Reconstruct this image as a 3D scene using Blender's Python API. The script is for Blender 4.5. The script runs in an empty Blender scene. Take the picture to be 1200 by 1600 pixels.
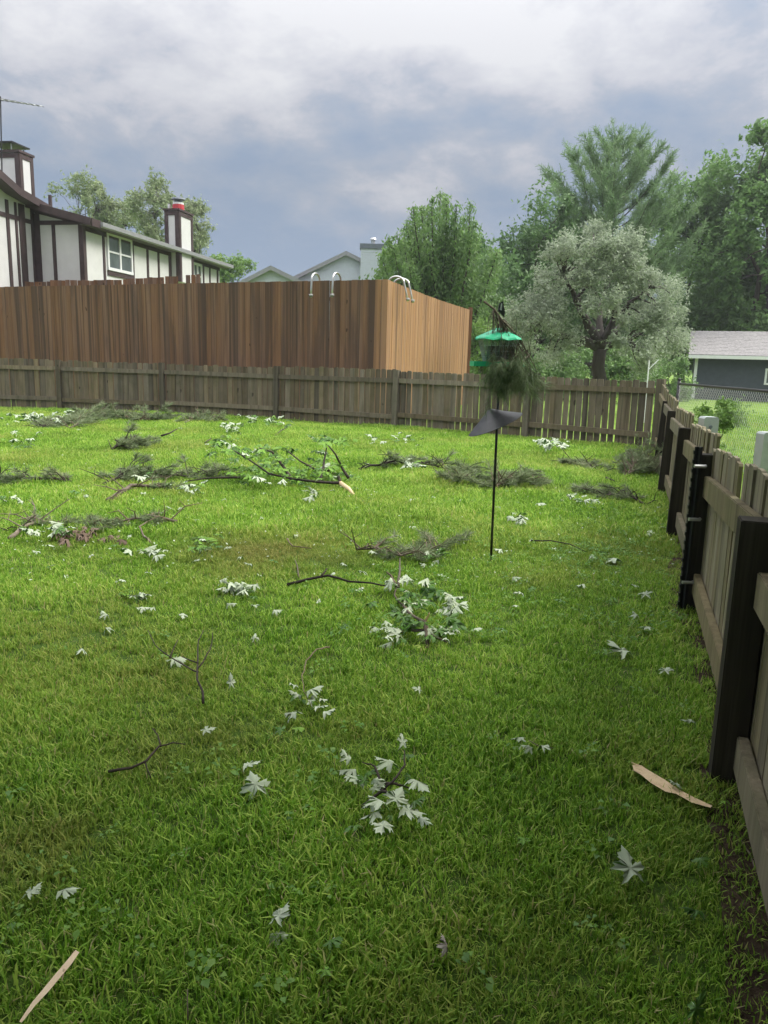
import bpy, math, random
import numpy as np
from mathutils import Vector, Matrix

random.seed(7)
rng = np.random.default_rng(11)
S = bpy.context.scene
COL = S.collection

# ------------------------------------------------------------------ camera
F, PITCH, ROLL, EYE = 1200.0, math.radians(11.1), 0.027, 1.45
fw = Vector((0, math.cos(PITCH), -math.sin(PITCH)))
up0 = Vector((0, math.sin(PITCH), math.cos(PITCH)))
rt = Vector((math.cos(ROLL), 0, 0)) + math.sin(ROLL) * up0
upv = Vector((-math.sin(ROLL), 0, 0)) + math.cos(ROLL) * up0
CAM = Vector((0, 0, EYE))
cd = bpy.data.cameras.new('camera')
cd.sensor_fit = 'VERTICAL'; cd.sensor_height = 24.0; cd.lens = 18.0
cd.clip_start = 0.05; cd.clip_end = 3000
cam = bpy.data.objects.new('camera', cd)
COL.objects.link(cam)
m = Matrix((rt, upv, -fw)).transposed().to_4x4(); m.translation = CAM
cam.matrix_world = m
S.camera = cam

# ------------------------------------------------------------------ world: overcast storm sky
SUN_AZ, SUN_EL = math.radians(80), math.radians(47)      # azimuth clockwise from +Y
world = bpy.data.worlds.new('World'); S.world = world; world.use_nodes = True
nt = world.node_tree; nt.nodes.clear()
def N(t, kind, **kw):
    n = t.nodes.new(kind)
    for k, v in kw.items(): setattr(n, k, v)
    return n
def ramp(t, fac, stops, interp='LINEAR'):
    n = N(t, 'ShaderNodeValToRGB'); cr = n.color_ramp; cr.interpolation = interp
    while len(cr.elements) < len(stops): cr.elements.new(0.5)
    for e, (p, c) in zip(cr.elements, stops):
        e.position = p; e.color = (c[0], c[1], c[2], 1) if hasattr(c, '__len__') else (c, c, c, 1)
    if fac is not None: t.links.new(fac, n.inputs[0])
    return n.outputs[0]
def mth(t, op, a, b=None, clamp=False):
    n = N(t, 'ShaderNodeMath', operation=op, use_clamp=clamp)
    for i, v in enumerate((a, b)):
        if v is None: continue
        if isinstance(v, (int, float)): n.inputs[i].default_value = v
        else: t.links.new(v, n.inputs[i])
    return n.outputs[0]
def mixc(t, fac, a, b, blend='MIX'):
    n = N(t, 'ShaderNodeMix', data_type='RGBA', blend_type=blend)
    for sock, v in ((n.inputs[0], fac), (n.inputs[6], a), (n.inputs[7], b)):
        if isinstance(v, (int, float)): sock.default_value = v
        elif isinstance(v, tuple): sock.default_value = (*v, 1)
        else: t.links.new(v, sock)
    return n.outputs[2]
def noise(t, vec, scale, detail=4, rough=0.55, dist=0.0, w=None):
    n = N(t, 'ShaderNodeTexNoise')
    if w is not None:
        n.noise_dimensions = '4D'; t.links.new(w, n.inputs['W'])
    n.inputs['Scale'].default_value = scale; n.inputs['Detail'].default_value = detail
    n.inputs['Roughness'].default_value = rough; n.inputs['Distortion'].default_value = dist
    if vec is not None: t.links.new(vec, n.inputs['Vector'])
    return n.outputs['Fac']
def mapping(t, vec, scale=(1, 1, 1), loc=(0, 0, 0), rot=(0, 0, 0)):
    n = N(t, 'ShaderNodeMapping'); n.inputs['Scale'].default_value = scale
    n.inputs['Location'].default_value = loc; n.inputs['Rotation'].default_value = rot
    t.links.new(vec, n.inputs[0]); return n.outputs[0]

tc = N(nt, 'ShaderNodeTexCoord')
sep = N(nt, 'ShaderNodeSeparateXYZ'); nt.links.new(tc.outputs['Generated'], sep.inputs[0])
zz = mth(nt, 'MAXIMUM', sep.outputs[2], 0.0)
den = mth(nt, 'ADD', zz, 0.30)
cx = mth(nt, 'DIVIDE', sep.outputs[0], den); cy = mth(nt, 'DIVIDE', sep.outputs[1], den)
comb = N(nt, 'ShaderNodeCombineXYZ'); nt.links.new(cx, comb.inputs[0]); nt.links.new(cy, comb.inputs[1])
cv = comb.outputs[0]
n1 = noise(nt, mapping(nt, cv, (1.25, 1.15, 1), (20.2, 3.3, 0), (0, 0, 0.45)), 1.0, 9, 0.57, 0.25)
n2 = noise(nt, mapping(nt, cv, (3.6, 3.3, 1), (8.0, 2.0, 0), (0, 0, 0.3)), 1.0, 8, 0.66, 0.2)
cl = mth(nt, 'ADD', mth(nt, 'MULTIPLY', mth(nt, 'SUBTRACT', n1, 0.30), 1.75), mth(nt, 'MULTIPLY', mth(nt, 'SUBTRACT', n2, 0.19), 0.78))
# brighter deck higher up (as an overcast dome is), darker blue bank low down and to the left
hi = mth(nt, 'MULTIPLY', mth(nt, 'SUBTRACT', zz, 0.23), 0.85)
side = mth(nt, 'MULTIPLY', sep.outputs[0], 0.16)
cl2 = mth(nt, 'ADD', mth(nt, 'ADD', cl, hi), side)
ccol = ramp(nt, cl2, [(0.36, (0.112, 0.140, 0.186)), (0.49, (0.134, 0.156, 0.193)), (0.585, (0.160, 0.173, 0.200)),
                      (0.67, (0.202, 0.206, 0.224)), (0.86, (0.262, 0.262, 0.270))])
low = ramp(nt, zz, [(0.0, 1.0), (0.20, 0.0)])
ccol = mixc(nt, mth(nt, 'MULTIPLY', low, 0.65), ccol, (0.135, 0.180, 0.262))
dome = mth(nt, 'ADD', mth(nt, 'MULTIPLY', mth(nt, 'POWER', zz, 2.5), 6.5), 1.0)
hz = mth(nt, 'MULTIPLY', dome, 10.0)
cm = N(nt, 'ShaderNodeVectorMath', operation='SCALE'); nt.links.new(ccol, cm.inputs[0]); nt.links.new(hz, cm.inputs['Scale'])
sky = N(nt, 'ShaderNodeTexSky'); sky.sky_type = 'NISHITA'; sky.sun_disc = False
sky.sun_elevation = SUN_EL; sky.sun_rotation = SUN_AZ; sky.air_density = 1.0; sky.dust_density = 1.5
skc = mixc(nt, 0.95, sky.outputs[0], cm.outputs[0])
bg = N(nt, 'ShaderNodeBackground'); bg.inputs[1].default_value = 0.088
nt.links.new(skc, bg.inputs[0])
wo = N(nt, 'ShaderNodeOutputWorld'); nt.links.new(bg.outputs[0], wo.inputs[0])

sd = bpy.data.lights.new('sun', 'SUN'); sd.energy = 1.5; sd.angle = math.radians(22); sd.color = (1.0, 0.95, 0.87)
so = bpy.data.objects.new('sun', sd); COL.objects.link(so)
sdir = Vector((math.sin(SUN_AZ) * math.cos(SUN_EL), math.cos(SUN_AZ) * math.cos(SUN_EL), math.sin(SUN_EL)))
so.rotation_euler = (-sdir).to_track_quat('-Z', 'Y').to_euler(); so.location = sdir * 60

S.view_settings.view_transform = 'Standard'; S.view_settings.look = 'None'
S.view_settings.exposure = 1.36; S.view_settings.gamma = 1.0
S.view_settings.use_curve_mapping = False
S.cycles.max_bounces = 6; S.cycles.transparent_max_bounces = 8; S.cycles.adaptive_threshold = 0.02
S.cycles.use_denoising = True

# ------------------------------------------------------------------ layout helpers (a survey of the yard: photo points to real places)
def ray(x, y): return fw + (x - 600) / F * rt - (y - 800) / F * upv
def gp(x, y, z=0.0):
    d = ray(x, y); return CAM + d * ((z - EYE) / d.z)
def at(x, y, Y):
    d = ray(x, y); return CAM + d * (Y / d.y)
def onplane(x, y, p0, d2):            # vertical plane through p0 along direction d2
    d = ray(x, y); nx, ny = -d2[1], d2[0]
    t = ((p0[0] - CAM.x) * nx + (p0[1] - CAM.y) * ny) / (d.x * nx + d.y * ny)
    return CAM + d * t

# ------------------------------------------------------------------ materials
MATS = {}
def newmat(name):
    ma = bpy.data.materials.new(name); ma.use_nodes = True
    t = ma.node_tree; t.nodes.clear()
    out = N(t, 'ShaderNodeOutputMaterial')
    b = N(t, 'ShaderNodeBsdfPrincipled')
    t.links.new(b.outputs[0], out.inputs[0]); MATS[name] = ma
    return ma, t, b, out
def setc(t, b, col, rough=0.6, metal=0.0, spec=0.4):
    if isinstance(col, tuple): b.inputs['Base Color'].default_value = (*col, 1)
    else: t.links.new(col, b.inputs['Base Color'])
    b.inputs['Roughness'].default_value = rough; b.inputs['Metallic'].default_value = metal
    b.inputs['Specular IOR Level'].default_value = spec
def bump(t, b, h, strength=0.3, dist=0.01):
    n = N(t, 'ShaderNodeBump'); n.inputs['Strength'].default_value = strength; n.inputs['Distance'].default_value = dist
    t.links.new(h, n.inputs['Height']); t.links.new(n.outputs[0], b.inputs['Normal'])
def rnd(t): return N(t, 'ShaderNodeObjectInfo').outputs['Random']
def objc(t): return N(t, 'ShaderNodeTexCoord').outputs['Object']
def posc(t): return N(t, 'ShaderNodeNewGeometry').outputs['Position']

def plain(name, col, rough=0.6, metal=0.0, var=0.25, scale=6.0, spec=0.4, bmp=0.0):
    ma, t, b, o = newmat(name)
    f = noise(t, objc(t), scale, 5, 0.6)
    c = ramp(t, f, [(0.25, tuple(v * (1 - var) for v in col)), (0.75, tuple(min(1, v * (1 + var)) for v in col))])
    setc(t, b, c, rough, metal, spec)
    if bmp: bump(t, b, f, bmp, 0.01)
    return ma

def wood(name, dark, mid, light, streak=(0.02, 0.018, 0.015), streak_amt=0.5, sx=14.0, sz=0.9, val=(0.7, 1.25), rough=0.85, algae=None, zone=None, sat=0.35, thr=0.52):
    ma, t, b, o = newmat(name)
    r = rnd(t); w = mth(t, 'MULTIPLY', r, 40.0)
    oc = objc(t)
    g = noise(t, mapping(t, oc, (sx, sx, sz)), 1.0, 6, 0.65, 0.3, w)
    g2 = noise(t, mapping(t, oc, (sx * 6, sx * 6, sz * 1.4)), 1.0, 4, 0.6, 0.1, w)
    g3 = noise(t, mapping(t, oc, (sx * 22, sx * 22, sz * 4)), 1.0, 3, 0.6, 0.0, w)
    gg = mth(t, 'ADD', mth(t, 'ADD', mth(t, 'MULTIPLY', g, 0.5), mth(t, 'MULTIPLY', g2, 0.32)), mth(t, 'MULTIPLY', g3, 0.18))
    c = ramp(t, gg, [(0.3, dark), (0.5, mid), (0.72, light)])
    st = noise(t, mapping(t, oc, (sx * 0.8, sx * 0.8, sz * 0.35)), 1.0, 3, 0.5, 0.6, mth(t, 'ADD', w, 13.0))
    sf = mth(t, 'MULTIPLY', ramp(t, st, [(thr, 0.0), (thr + .14, 1.0)]), streak_amt)
    c = mixc(t, sf, c, streak)
    if algae:
        al = noise(t, mapping(t, oc, (5, 5, 3)), 1.0, 4, 0.6, 0.2, mth(t, 'ADD', w, 5.0))
        c = mixc(t, mth(t, 'MULTIPLY', ramp(t, al, [(0.45, 0.0), (0.7, 1.0)]), 0.55), c, algae)
    if zone:      # water staining that runs across neighbouring boards
        zn = noise(t, mapping(t, posc(t), (3.4, 3.4, 0.30)), 1.0, 5, 0.62, 0.4)
        c = mixc(t, mth(t, 'MULTIPLY', ramp(t, zn, [(0.46, 0.0), (0.62, 1.0)]), 0.7), c, zone)
    kn = noise(t, mapping(t, oc, (9, 9, 5)), 1.0, 1, 0.3, 0.0, mth(t, 'ADD', w, 23.0))
    c = mixc(t, ramp(t, kn, [(0.74, 0.0), (0.78, 0.8)]), c, tuple(v * 0.4 for v in dark))
    hs = N(t, 'ShaderNodeHueSaturation'); t.links.new(c, hs.inputs['Color'])
    mr = N(t, 'ShaderNodeMapRange'); t.links.new(r, mr.inputs[0]); mr.inputs[3].default_value = val[0]; mr.inputs[4].default_value = val[1]
    t.links.new(mr.outputs[0], hs.inputs['Value'])
    r2 = mth(t, 'FRACT', mth(t, 'MULTIPLY', r, 7.31))
    t.links.new(mth(t, 'ADD', mth(t, 'MULTIPLY', r2, sat), 1.0 - sat * .55), hs.inputs['Saturation'])
    setc(t, b, hs.outputs[0], rough, 0, 0.25)
    bump(t, b, gg, 0.35, 0.004)
    return ma

DRY = [(gp(430, 868), 0.95, 0.85), (gp(250, 1180), 0.42, 0.5), (gp(840, 905), 0.5, 0.35), (gp(60, 1330), 0.35, 0.45)]
def leafmat(name, stops, trans=0.35, rough=0.5, scale=0.9, spec=0.4, tcol=None, dry=None):
    """foliage: clump-scale and leaf-scale colour, light through the blade"""
    ma, t, b, o = newmat(name)
    p = posc(t)
    f1 = noise(t, p, scale, 3, 0.6)
    at_ = N(t, 'ShaderNodeAttribute'); at_.attribute_name = 'tone'
    f = mth(t, 'ADD', mth(t, 'MULTIPLY', f1, 0.55), mth(t, 'MULTIPLY', at_.outputs['Fac'], 0.45))
    c = ramp(t, f, stops)
    if dry:       # worn, drier patches of turf
        pn = noise(t, mapping(t, p, (1, 1, 0.0), (4.0, 2.2, 0)), 0.55, 4, 0.6, 0.3)
        df = mth(t, 'MULTIPLY', ramp(t, pn, [(0.48, 0.0), (0.68, 1.0)]), mth(t, 'ADD', mth(t, 'MULTIPLY', at_.outputs['Fac'], 0.55), 0.08, True))
        c = mixc(t, df, c, dry)
        for q_, r_, amt in DRY:      # worn spots
            vd = N(t, 'ShaderNodeVectorMath', operation='DISTANCE'); t.links.new(p, vd.inputs[0]); vd.inputs[1].default_value = (q_.x, q_.y, 0.03)
            wn = mth(t, 'ADD', mth(t, 'DIVIDE', vd.outputs['Value'], r_), mth(t, 'MULTIPLY', noise(t, p, 2.6, 4, 0.7), 1.3))
            c = mixc(t, mth(t, 'MULTIPLY', ramp(t, mth(t, 'MULTIPLY', wn, 0.5), [(0.35, 1.0), (0.80, 0.0)]), mth(t, 'MULTIPLY', mth(t, 'ADD', at_.outputs['Fac'], 0.35, True), amt)), c, dry)
    setc(t, b, c, rough, 0, spec)
    tr = N(t, 'ShaderNodeBsdfTranslucent')
    t.links.new(mixc(t, 0.5, c, tcol) if tcol else c, tr.inputs[0])
    mx = N(t, 'ShaderNodeMixShader'); mx.inputs[0].default_value = trans
    t.links.new(b.outputs[0], mx.inputs[1]); t.links.new(tr.outputs[0], mx.inputs[2]); t.links.new(mx.outputs[0], o.inputs[0])
    return ma

wood('weathered_picket', (0.085, 0.066, 0.042), (0.175, 0.140, 0.095), (0.27, 0.225, 0.16), (0.04, 0.034, 0.024), 0.5, val=(0.6, 1.3), algae=(0.085, 0.085, 0.042))
wood('weathered_rail', (0.10, 0.080, 0.052), (0.19, 0.155, 0.105), (0.28, 0.235, 0.165), (0.05, 0.042, 0.03), 0.4, sx=16, algae=(0.09, 0.09, 0.045))
wood('weathered_post', (0.08, 0.066, 0.045), (0.15, 0.125, 0.085), (0.22, 0.185, 0.13), (0.035, 0.03, 0.022), 0.5, algae=(0.075, 0.08, 0.04))
wood('side_picket', (0.12, 0.102, 0.064), (0.24, 0.205, 0.13), (0.36, 0.315, 0.21), (0.045, 0.038, 0.024), 0.55, val=(0.75, 1.15), algae=(0.115, 0.118, 0.052))
wood('side_rail', (0.10, 0.084, 0.050), (0.19, 0.16, 0.098), (0.28, 0.24, 0.155), (0.05, 0.044, 0.028), 0.5, val=(0.85, 1.1), algae=(0.115, 0.118, 0.052))
wood('dark_post', (0.012, 0.010, 0.008), (0.030, 0.026, 0.018), (0.075, 0.064, 0.046), (0.012, 0.012, 0.01), 0.6, val=(0.85, 1.1))
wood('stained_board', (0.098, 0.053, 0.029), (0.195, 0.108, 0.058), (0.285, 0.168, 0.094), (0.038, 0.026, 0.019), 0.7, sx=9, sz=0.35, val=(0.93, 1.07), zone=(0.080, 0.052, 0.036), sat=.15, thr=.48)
wood('stained_board_lit', (0.23, 0.122, 0.058), (0.35, 0.198, 0.098), (0.43, 0.26, 0.14), (0.07, 0.04, 0.024), 0.75, sx=11, sz=0.3, val=(0.94, 1.05), zone=(0.25, 0.14, 0.075), sat=.1, thr=.50)  # same boards on the end face, brighter colour paints in light from the right
wood('rear_board', (0.10, 0.052, 0.032), (0.17, 0.092, 0.056), (0.23, 0.13, 0.08), (0.05, 0.032, 0.025), 0.5, val=(0.7, 1.2))
wood('bark', (0.03, 0.025, 0.02), (0.07, 0.058, 0.048), (0.13, 0.11, 0.09), (0.015, 0.013, 0.011), 0.4, sx=9, sz=2.0)
wood('twig_dark', (0.025, 0.018, 0.014), (0.05, 0.038, 0.03), (0.10, 0.08, 0.065), (0.02, 0.015, 0.012), 0.4, sx=60, sz=20)
wood('twig_brown', (0.085, 0.062, 0.045), (0.16, 0.125, 0.09), (0.27, 0.22, 0.165), (0.06, 0.04, 0.028), 0.4, sx=60, sz=20)
wood('raw_wood', (0.50, 0.35, 0.19), (0.66, 0.49, 0.29), (0.76, 0.61, 0.40), (0.50, 0.36, 0.20), 0.25, sx=14, sz=14, val=(0.98, 1.02))
plain('stucco', (0.60, 0.60, 0.595), 0.9, var=0.06, scale=3.0)
plain('trim_brown', (0.055, 0.036, 0.036), 0.7, var=0.3, scale=5)
plain('soffit', (0.10, 0.085, 0.085), 0.8, var=0.2)
plain('white_trim', (0.72, 0.73, 0.74), 0.5, var=0.05)
plain('gutter_grey', (0.27, 0.275, 0.285), 0.5, var=0.1)
plain('shingle_dark', (0.12, 0.11, 0.105), 0.95, var=0.35, scale=14)
plain('glass', (0.10, 0.12, 0.125), 0.08, var=0.4, scale=1.2, spec=0.8)
plain('pale_siding', (0.56, 0.60, 0.66), 0.7, var=0.06)
plain('cap_grey', (0.13, 0.15, 0.18), 0.6, var=0.2)
plain('red_paint', (0.50, 0.05, 0.06), 0.5, var=0.1)
plain('black_metal', (0.018, 0.018, 0.019), 0.45, var=0.3, scale=20)
plain('tpost_paint', (0.012, 0.014, 0.013), 0.55, var=0.3, scale=20)
plain('galvanised', (0.46, 0.47, 0.47), 0.4, 0.7, var=0.2, scale=15)
plain('stainless', (0.62, 0.62, 0.60), 0.28, 0.9, var=0.1)
plain('ladder_cap', (0.30, 0.30, 0.29), 0.6, var=0.1)
plain('baffle_black', (0.030, 0.031, 0.033), 0.42, var=0.45, scale=14, spec=0.5)
plain('green_plastic', (0.008, 0.44, 0.21), 0.4, var=0.12, scale=10)
plain('pedestal_grey', (0.36, 0.40, 0.385), 0.6, var=0.12, scale=9)
plain('silver_paint', (0.6, 0.6, 0.6), 0.5, var=0.1)
plain('dead_leaf', (0.15, 0.105, 0.075), 0.85, var=0.4, scale=30)
plain('pale_dead_leaf', (0.42, 0.37, 0.31), 0.8, var=0.2, scale=30)
plain('roof_grey', (0.26, 0.25, 0.245), 0.95, var=0.3, scale=9, bmp=0.4)

# navy siding
ma, t, b, o = newmat('navy_siding')
setc(t, b, ramp(t, noise(t, objc(t), 4, 4, 0.6), [(0.3, (0.040, 0.052, 0.066)), (0.7, (0.054, 0.068, 0.085))]), 0.6)
# translucent feeder panels
ma, t, b, o = newmat('clear_plastic')
setc(t, b, (0.75, 0.85, 0.80), 0.15); b.inputs['Transmission Weight'].default_value = 0.85; b.inputs['IOR'].default_value = 1.2

leafmat('grass_blade', [(0.14, (0.040, 0.105, 0.009)), (0.40, (0.160, 0.335, 0.028)), (0.56, (0.305, 0.51, 0.056)), (0.74, (0.49, 0.61, 0.125)), (0.92, (0.56, 0.48, 0.25))], 0.42, 0.5, 0.8, 0.2, dry=(0.36, 0.31, 0.10))
leafmat('weed_leaf', [(0.2, (0.07, 0.18, 0.022)), (0.5, (0.13, 0.29, 0.035)), (0.8, (0.22, 0.37, 0.06))], 0.35, 0.45, 2.0)
leafmat('maple_top', [(0.2, (0.055, 0.15, 0.022)), (0.5, (0.095, 0.23, 0.03)), (0.8, (0.15, 0.30, 0.045))], 0.35, 0.4, 5.0)
leafmat('maple_under', [(0.2, (0.41, 0.50, 0.33)), (0.5, (0.56, 0.65, 0.46)), (0.8, (0.70, 0.77, 0.59))], 0.3, 0.6, 6.0)
leafmat('maple_fresh', [(0.2, (0.12, 0.28, 0.025)), (0.5, (0.20, 0.40, 0.04)), (0.8, (0.30, 0.50, 0.07))], 0.4, 0.45, 5.0)
leafmat('yellow_leaf', [(0.2, (0.25, 0.40, 0.05)), (0.8, (0.40, 0.50, 0.09))], 0.4, 0.5, 5.0)
leafmat('fallen_needles', [(0.2, (0.11, 0.165, 0.065)), (0.5, (0.205, 0.265, 0.125)), (0.8, (0.36, 0.37, 0.22))], 0.25, 0.55, 3.0)
leafmat('hanging_needles', [(0.2, (0.05, 0.095, 0.035)), (0.5, (0.115, 0.175, 0.07)), (0.8, (0.30, 0.34, 0.17))], 0.25, 0.5, 7.0)
leafmat('pine_needles', [(0.2, (0.11, 0.19, 0.085)), (0.5, (0.175, 0.28, 0.125)), (0.8, (0.26, 0.37, 0.17))], 0.45, 0.55, 0.5)
leafmat('olive_leaf', [(0.2, (0.205, 0.255, 0.175)), (0.5, (0.33, 0.39, 0.275)), (0.8, (0.50, 0.555, 0.42))], 0.42, 0.6, 0.9)
leafmat('pear_leaf', [(0.2, (0.09, 0.175, 0.055)), (0.5, (0.16, 0.275, 0.085)), (0.8, (0.26, 0.39, 0.135))], 0.45, 0.5, 0.7)
leafmat('maple_tree_leaf', [(0.2, (0.09, 0.185, 0.055)), (0.5, (0.155, 0.28, 0.08)), (0.8, (0.245, 0.39, 0.13))], 0.45, 0.5, 0.5)
leafmat('dark_tree_leaf', [(0.2, (0.075, 0.15, 0.055)), (0.5, (0.125, 0.225, 0.08)), (0.8, (0.19, 0.31, 0.115))], 0.45, 0.5, 0.4)
leafmat('pale_tree_leaf', [(0.2, (0.17, 0.235, 0.115)), (0.5, (0.26, 0.325, 0.165)), (0.8, (0.38, 0.43, 0.23))], 0.4, 0.5, 0.5)
leafmat('bright_bush_leaf', [(0.2, (0.11, 0.22, 0.05)), (0.5, (0.18, 0.31, 0.07)), (0.8, (0.27, 0.40, 0.11))], 0.4, 0.5, 1.5)

# lawn soil: thatch and earth close by, the same turf greens where blades are too fine to see
ma, t, b, o = newmat('lawn')
p = posc(t)
f1 = noise(t, p, 0.8, 4, 0.6); f2 = noise(t, p, 38, 5, 0.65)
fa = mth(t, 'ADD', mth(t, 'MULTIPLY', f1, 0.45), mth(t, 'MULTIPLY', f2, 0.55))
c = ramp(t, fa, [(0.30, (0.06, 0.11, 0.018)), (0.46, (0.125, 0.215, 0.032)), (0.58, (0.19, 0.29, 0.05)), (0.75, (0.27, 0.32, 0.09))])
setc(t, b, c, 0.95, 0, 0.1); bump(t, b, f2, 0.6, 0.03)
ma, t, b, o = newmat('thatch')  # turf floor, darkened so the gaps between tufts look shadowed
p = posc(t); f2 = noise(t, p, 45, 5, 0.65)
setc(t, b, ramp(t, f2, [(0.3, (0.03, 0.055, 0.010)), (0.5, (0.06, 0.115, 0.018)), (0.7, (0.12, 0.135, 0.045))]), 1.0, 0, 0.1); bump(t, b, f2, 0.6, 0.03)
ma, t, b, o = newmat('bare_soil')
setc(t, b, ramp(t, noise(t, posc(t), 22, 6, 0.7), [(0.3, (0.028, 0.020, 0.013)), (0.7, (0.085, 0.062, 0.042))]), 1.0, 0, 0.1)
bump(t, b, noise(t, posc(t), 60, 4, 0.7), 0.7, 0.03)

# ------------------------------------------------------------------ mesh helpers
class MB:
    def __init__(s): s.v = []; s.f = []; s.mi = []
    def add(s, vs, fs, mi=0):
        o = len(s.v); s.v += [tuple(v) for v in vs]
        s.f += [tuple(i + o for i in f) for f in fs]; s.mi += [mi] * len(fs)
        return s
    def box(s, c, size, ax=None, ay=None, mi=0):
        """c centre, size along axes; ax = direction of the first axis (xy), z up"""
        X = Vector((ax[0], ax[1], 0)).normalized() if ax is not None else Vector((1, 0, 0))
        Z = Vector((0, 0, 1)); Y = Z.cross(X)
        c = Vector(c); h = [v / 2 for v in size]
        vs = [c + X * (i * h[0]) + Y * (j * h[1]) + Z * (k * h[2]) for i in (-1, 1) for j in (-1, 1) for k in (-1, 1)]
        return s.add(vs, [(0, 1, 3, 2), (4, 6, 7, 5), (0, 4, 5, 1), (2, 3, 7, 6), (0, 2, 6, 4), (1, 5, 7, 3)], mi)
    def tube(s, pts, rad, n=6, caps=True, mi=0):
        pts = [Vector(p) for p in pts]
        if isinstance(rad, (int, float)): rad = [rad] * len(pts)
        vs = []; fs = []
        prev = None
        for i, p in enumerate(pts):
            d = (pts[min(i + 1, len(pts) - 1)] - pts[max(i - 1, 0)]).normalized()
            if prev is None:
                a = d.orthogonal().normalized()
            else:
                a = (prev - d * prev.dot(d))
                a = a.normalized() if a.length > 1e-6 else d.orthogonal().normalized()
            prev = a; bb = d.cross(a)
            for k in range(n):
                th = 2 * math.pi * k / n
                vs.append(p + (a * math.cos(th) + bb * math.sin(th)) * rad[i])
        for i in range(len(pts) - 1):
            for k in range(n):
                k2 = (k + 1) % n
                fs.append((i * n + k, i * n + k2, (i + 1) * n + k2, (i + 1) * n + k))
        if caps:
            fs.append(tuple(range(n - 1, -1, -1))); fs.append(tuple((len(pts) - 1) * n + k for k in range(n)))
        return s.add(vs, fs, mi)
    def poly_prism(s, pts, thick, mi=0):
        """planar polygon extruded by vector thick"""
        n = len(pts); th = Vector(thick); pts = [Vector(p) for p in pts]
        return s.add(pts + [p + th for p in pts], [tuple(range(n)), tuple(range(2 * n - 1, n - 1, -1))] + [(i, i + n, (i + 1) % n + n, (i + 1) % n) for i in range(n)], mi)
    def mesh(s, name, mats, smooth=False):
        me = bpy.data.meshes.new(name); me.from_pydata(s.v, [], s.f)
        for mname in (mats if isinstance(mats, (list, tuple)) else [mats]): me.materials.append(MATS[mname])
        if len(me.materials) > 1: me.polygons.foreach_set('material_index', s.mi)
        if smooth: me.polygons.foreach_set('use_smooth', [True] * len(me.polygons))
        me.update(); return me

def quads_mesh(name, V, mat, tone=None, k=4):
    """V: (n,k,3) array of faces"""
    n = V.shape[0]; me = bpy.data.meshes.new(name)
    me.vertices.add(n * k); me.vertices.foreach_set('co', V.reshape(-1).astype(np.float32))
    me.loops.add(n * k); me.loops.foreach_set('vertex_index', np.arange(n * k, dtype=np.int32))
    me.polygons.add(n); me.polygons.foreach_set('loop_start', np.arange(0, n * k, k, dtype=np.int32))
    me.update(calc_edges=True)
    if tone is not None:
        a = me.attributes.new('tone', 'FLOAT', 'POINT'); a.data.foreach_set('value', np.repeat(tone, k).astype(np.float32))
    me.materials.append(MATS[mat]); return me

def link(o): COL.objects.link(o); return o
def thing(name, label, cat, loc=(0, 0, 0), group=None):
    o = bpy.data.objects.new(name, None); o.location = loc; o.empty_display_size = 0.2; link(o)
    o['label'] = label; o['category'] = cat
    if group: o['group'] = group
    return o
def wloc(o):
    p = Vector(o.location)
    return p + wloc(o.parent) if o.parent else p
def part(name, me, parent, loc=None, rot=None, scale=None, label=None):
    """mesh with WORLD coordinates when loc is None, else local coordinates placed at world loc"""
    o = bpy.data.objects.new(name, me); link(o); o.parent = parent
    base = wloc(parent) if parent else Vector((0, 0, 0))
    o.location = (Vector(loc) if loc is not None else Vector((0, 0, 0))) - base
    if rot is not None: o.rotation_euler = rot
    if scale is not None: o.scale = scale
    if label: o['label'] = label
    return o
def single(name, me, label, cat, loc=(0, 0, 0), rot=None, group=None):
    o = bpy.data.objects.new(name, me); link(o); o.location = loc
    if rot is not None: o.rotation_euler = rot
    o['label'] = label; o['category'] = cat
    if group: o['group'] = group
    return o
def struct(name, me, kind='structure', parent=None):
    o = bpy.data.objects.new(name, me); link(o); o['kind'] = kind
    return o
def U(a, b): return random.uniform(a, b)

# ------------------------------------------------------------------ ground
gm = bpy.data.meshes.new('lawn_ground')
def gh(x, y): return 0.018 * math.sin(x * 1.1 + 0.4) * math.sin(y * 0.8) + 0.010 * math.sin(x * 2.7 + y * 1.9)
xs = [-420, -150, -60] + list(np.arange(-20, 26.1, 0.5)) + [70, 160, 420]
ys = [-60, -40, -20] + list(np.arange(-8, 45.1, 0.5)) + [80, 150, 280, 420]
gv = [(x, y, gh(x, y) if -20 < x < 26 and -8 < y < 45 else 0.0) for y in ys for x in xs]
W_ = len(xs)
gf = [(j * W_ + i, j * W_ + i + 1, (j + 1) * W_ + i + 1, (j + 1) * W_ + i) for j in range(len(ys) - 1) for i in range(W_ - 1)]
gm.from_pydata(gv, [], gf); gm.materials.append(MATS['lawn'])
gm.polygons.foreach_set('use_smooth', [True] * len(gm.polygons)); gm.update()
struct('ground', gm)

# fence lines (surveyed)
P_SIDE = [(-0.02, -1.5), (0.50, 0.20), (1.235, 2.50), (1.89, 4.56), (2.53, 6.58), (3.27, 8.95), (3.98, 11.2), (4.85, 13.93)]
P_FAR = [(4.85, 13.93), (2.86, 15.65), (0.21, 17.20), (-2.63, 18.62), (-5.64, 19.60), (-8.40, 19.95), (-11.3, 20.15), (-14.2, 20.3)]

def side_x(y): return 1.235 + (y - 2.5) * 0.3165
def far_y(x):
    for (x1, y1), (x0, y0) in zip(P_FAR[:-1], P_FAR[1:]):
        if x0 <= x <= x1: return y0 + (y1 - y0) * (x - x0) / (x1 - x0)
    return 20.3 if x < 0 else 14

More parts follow.
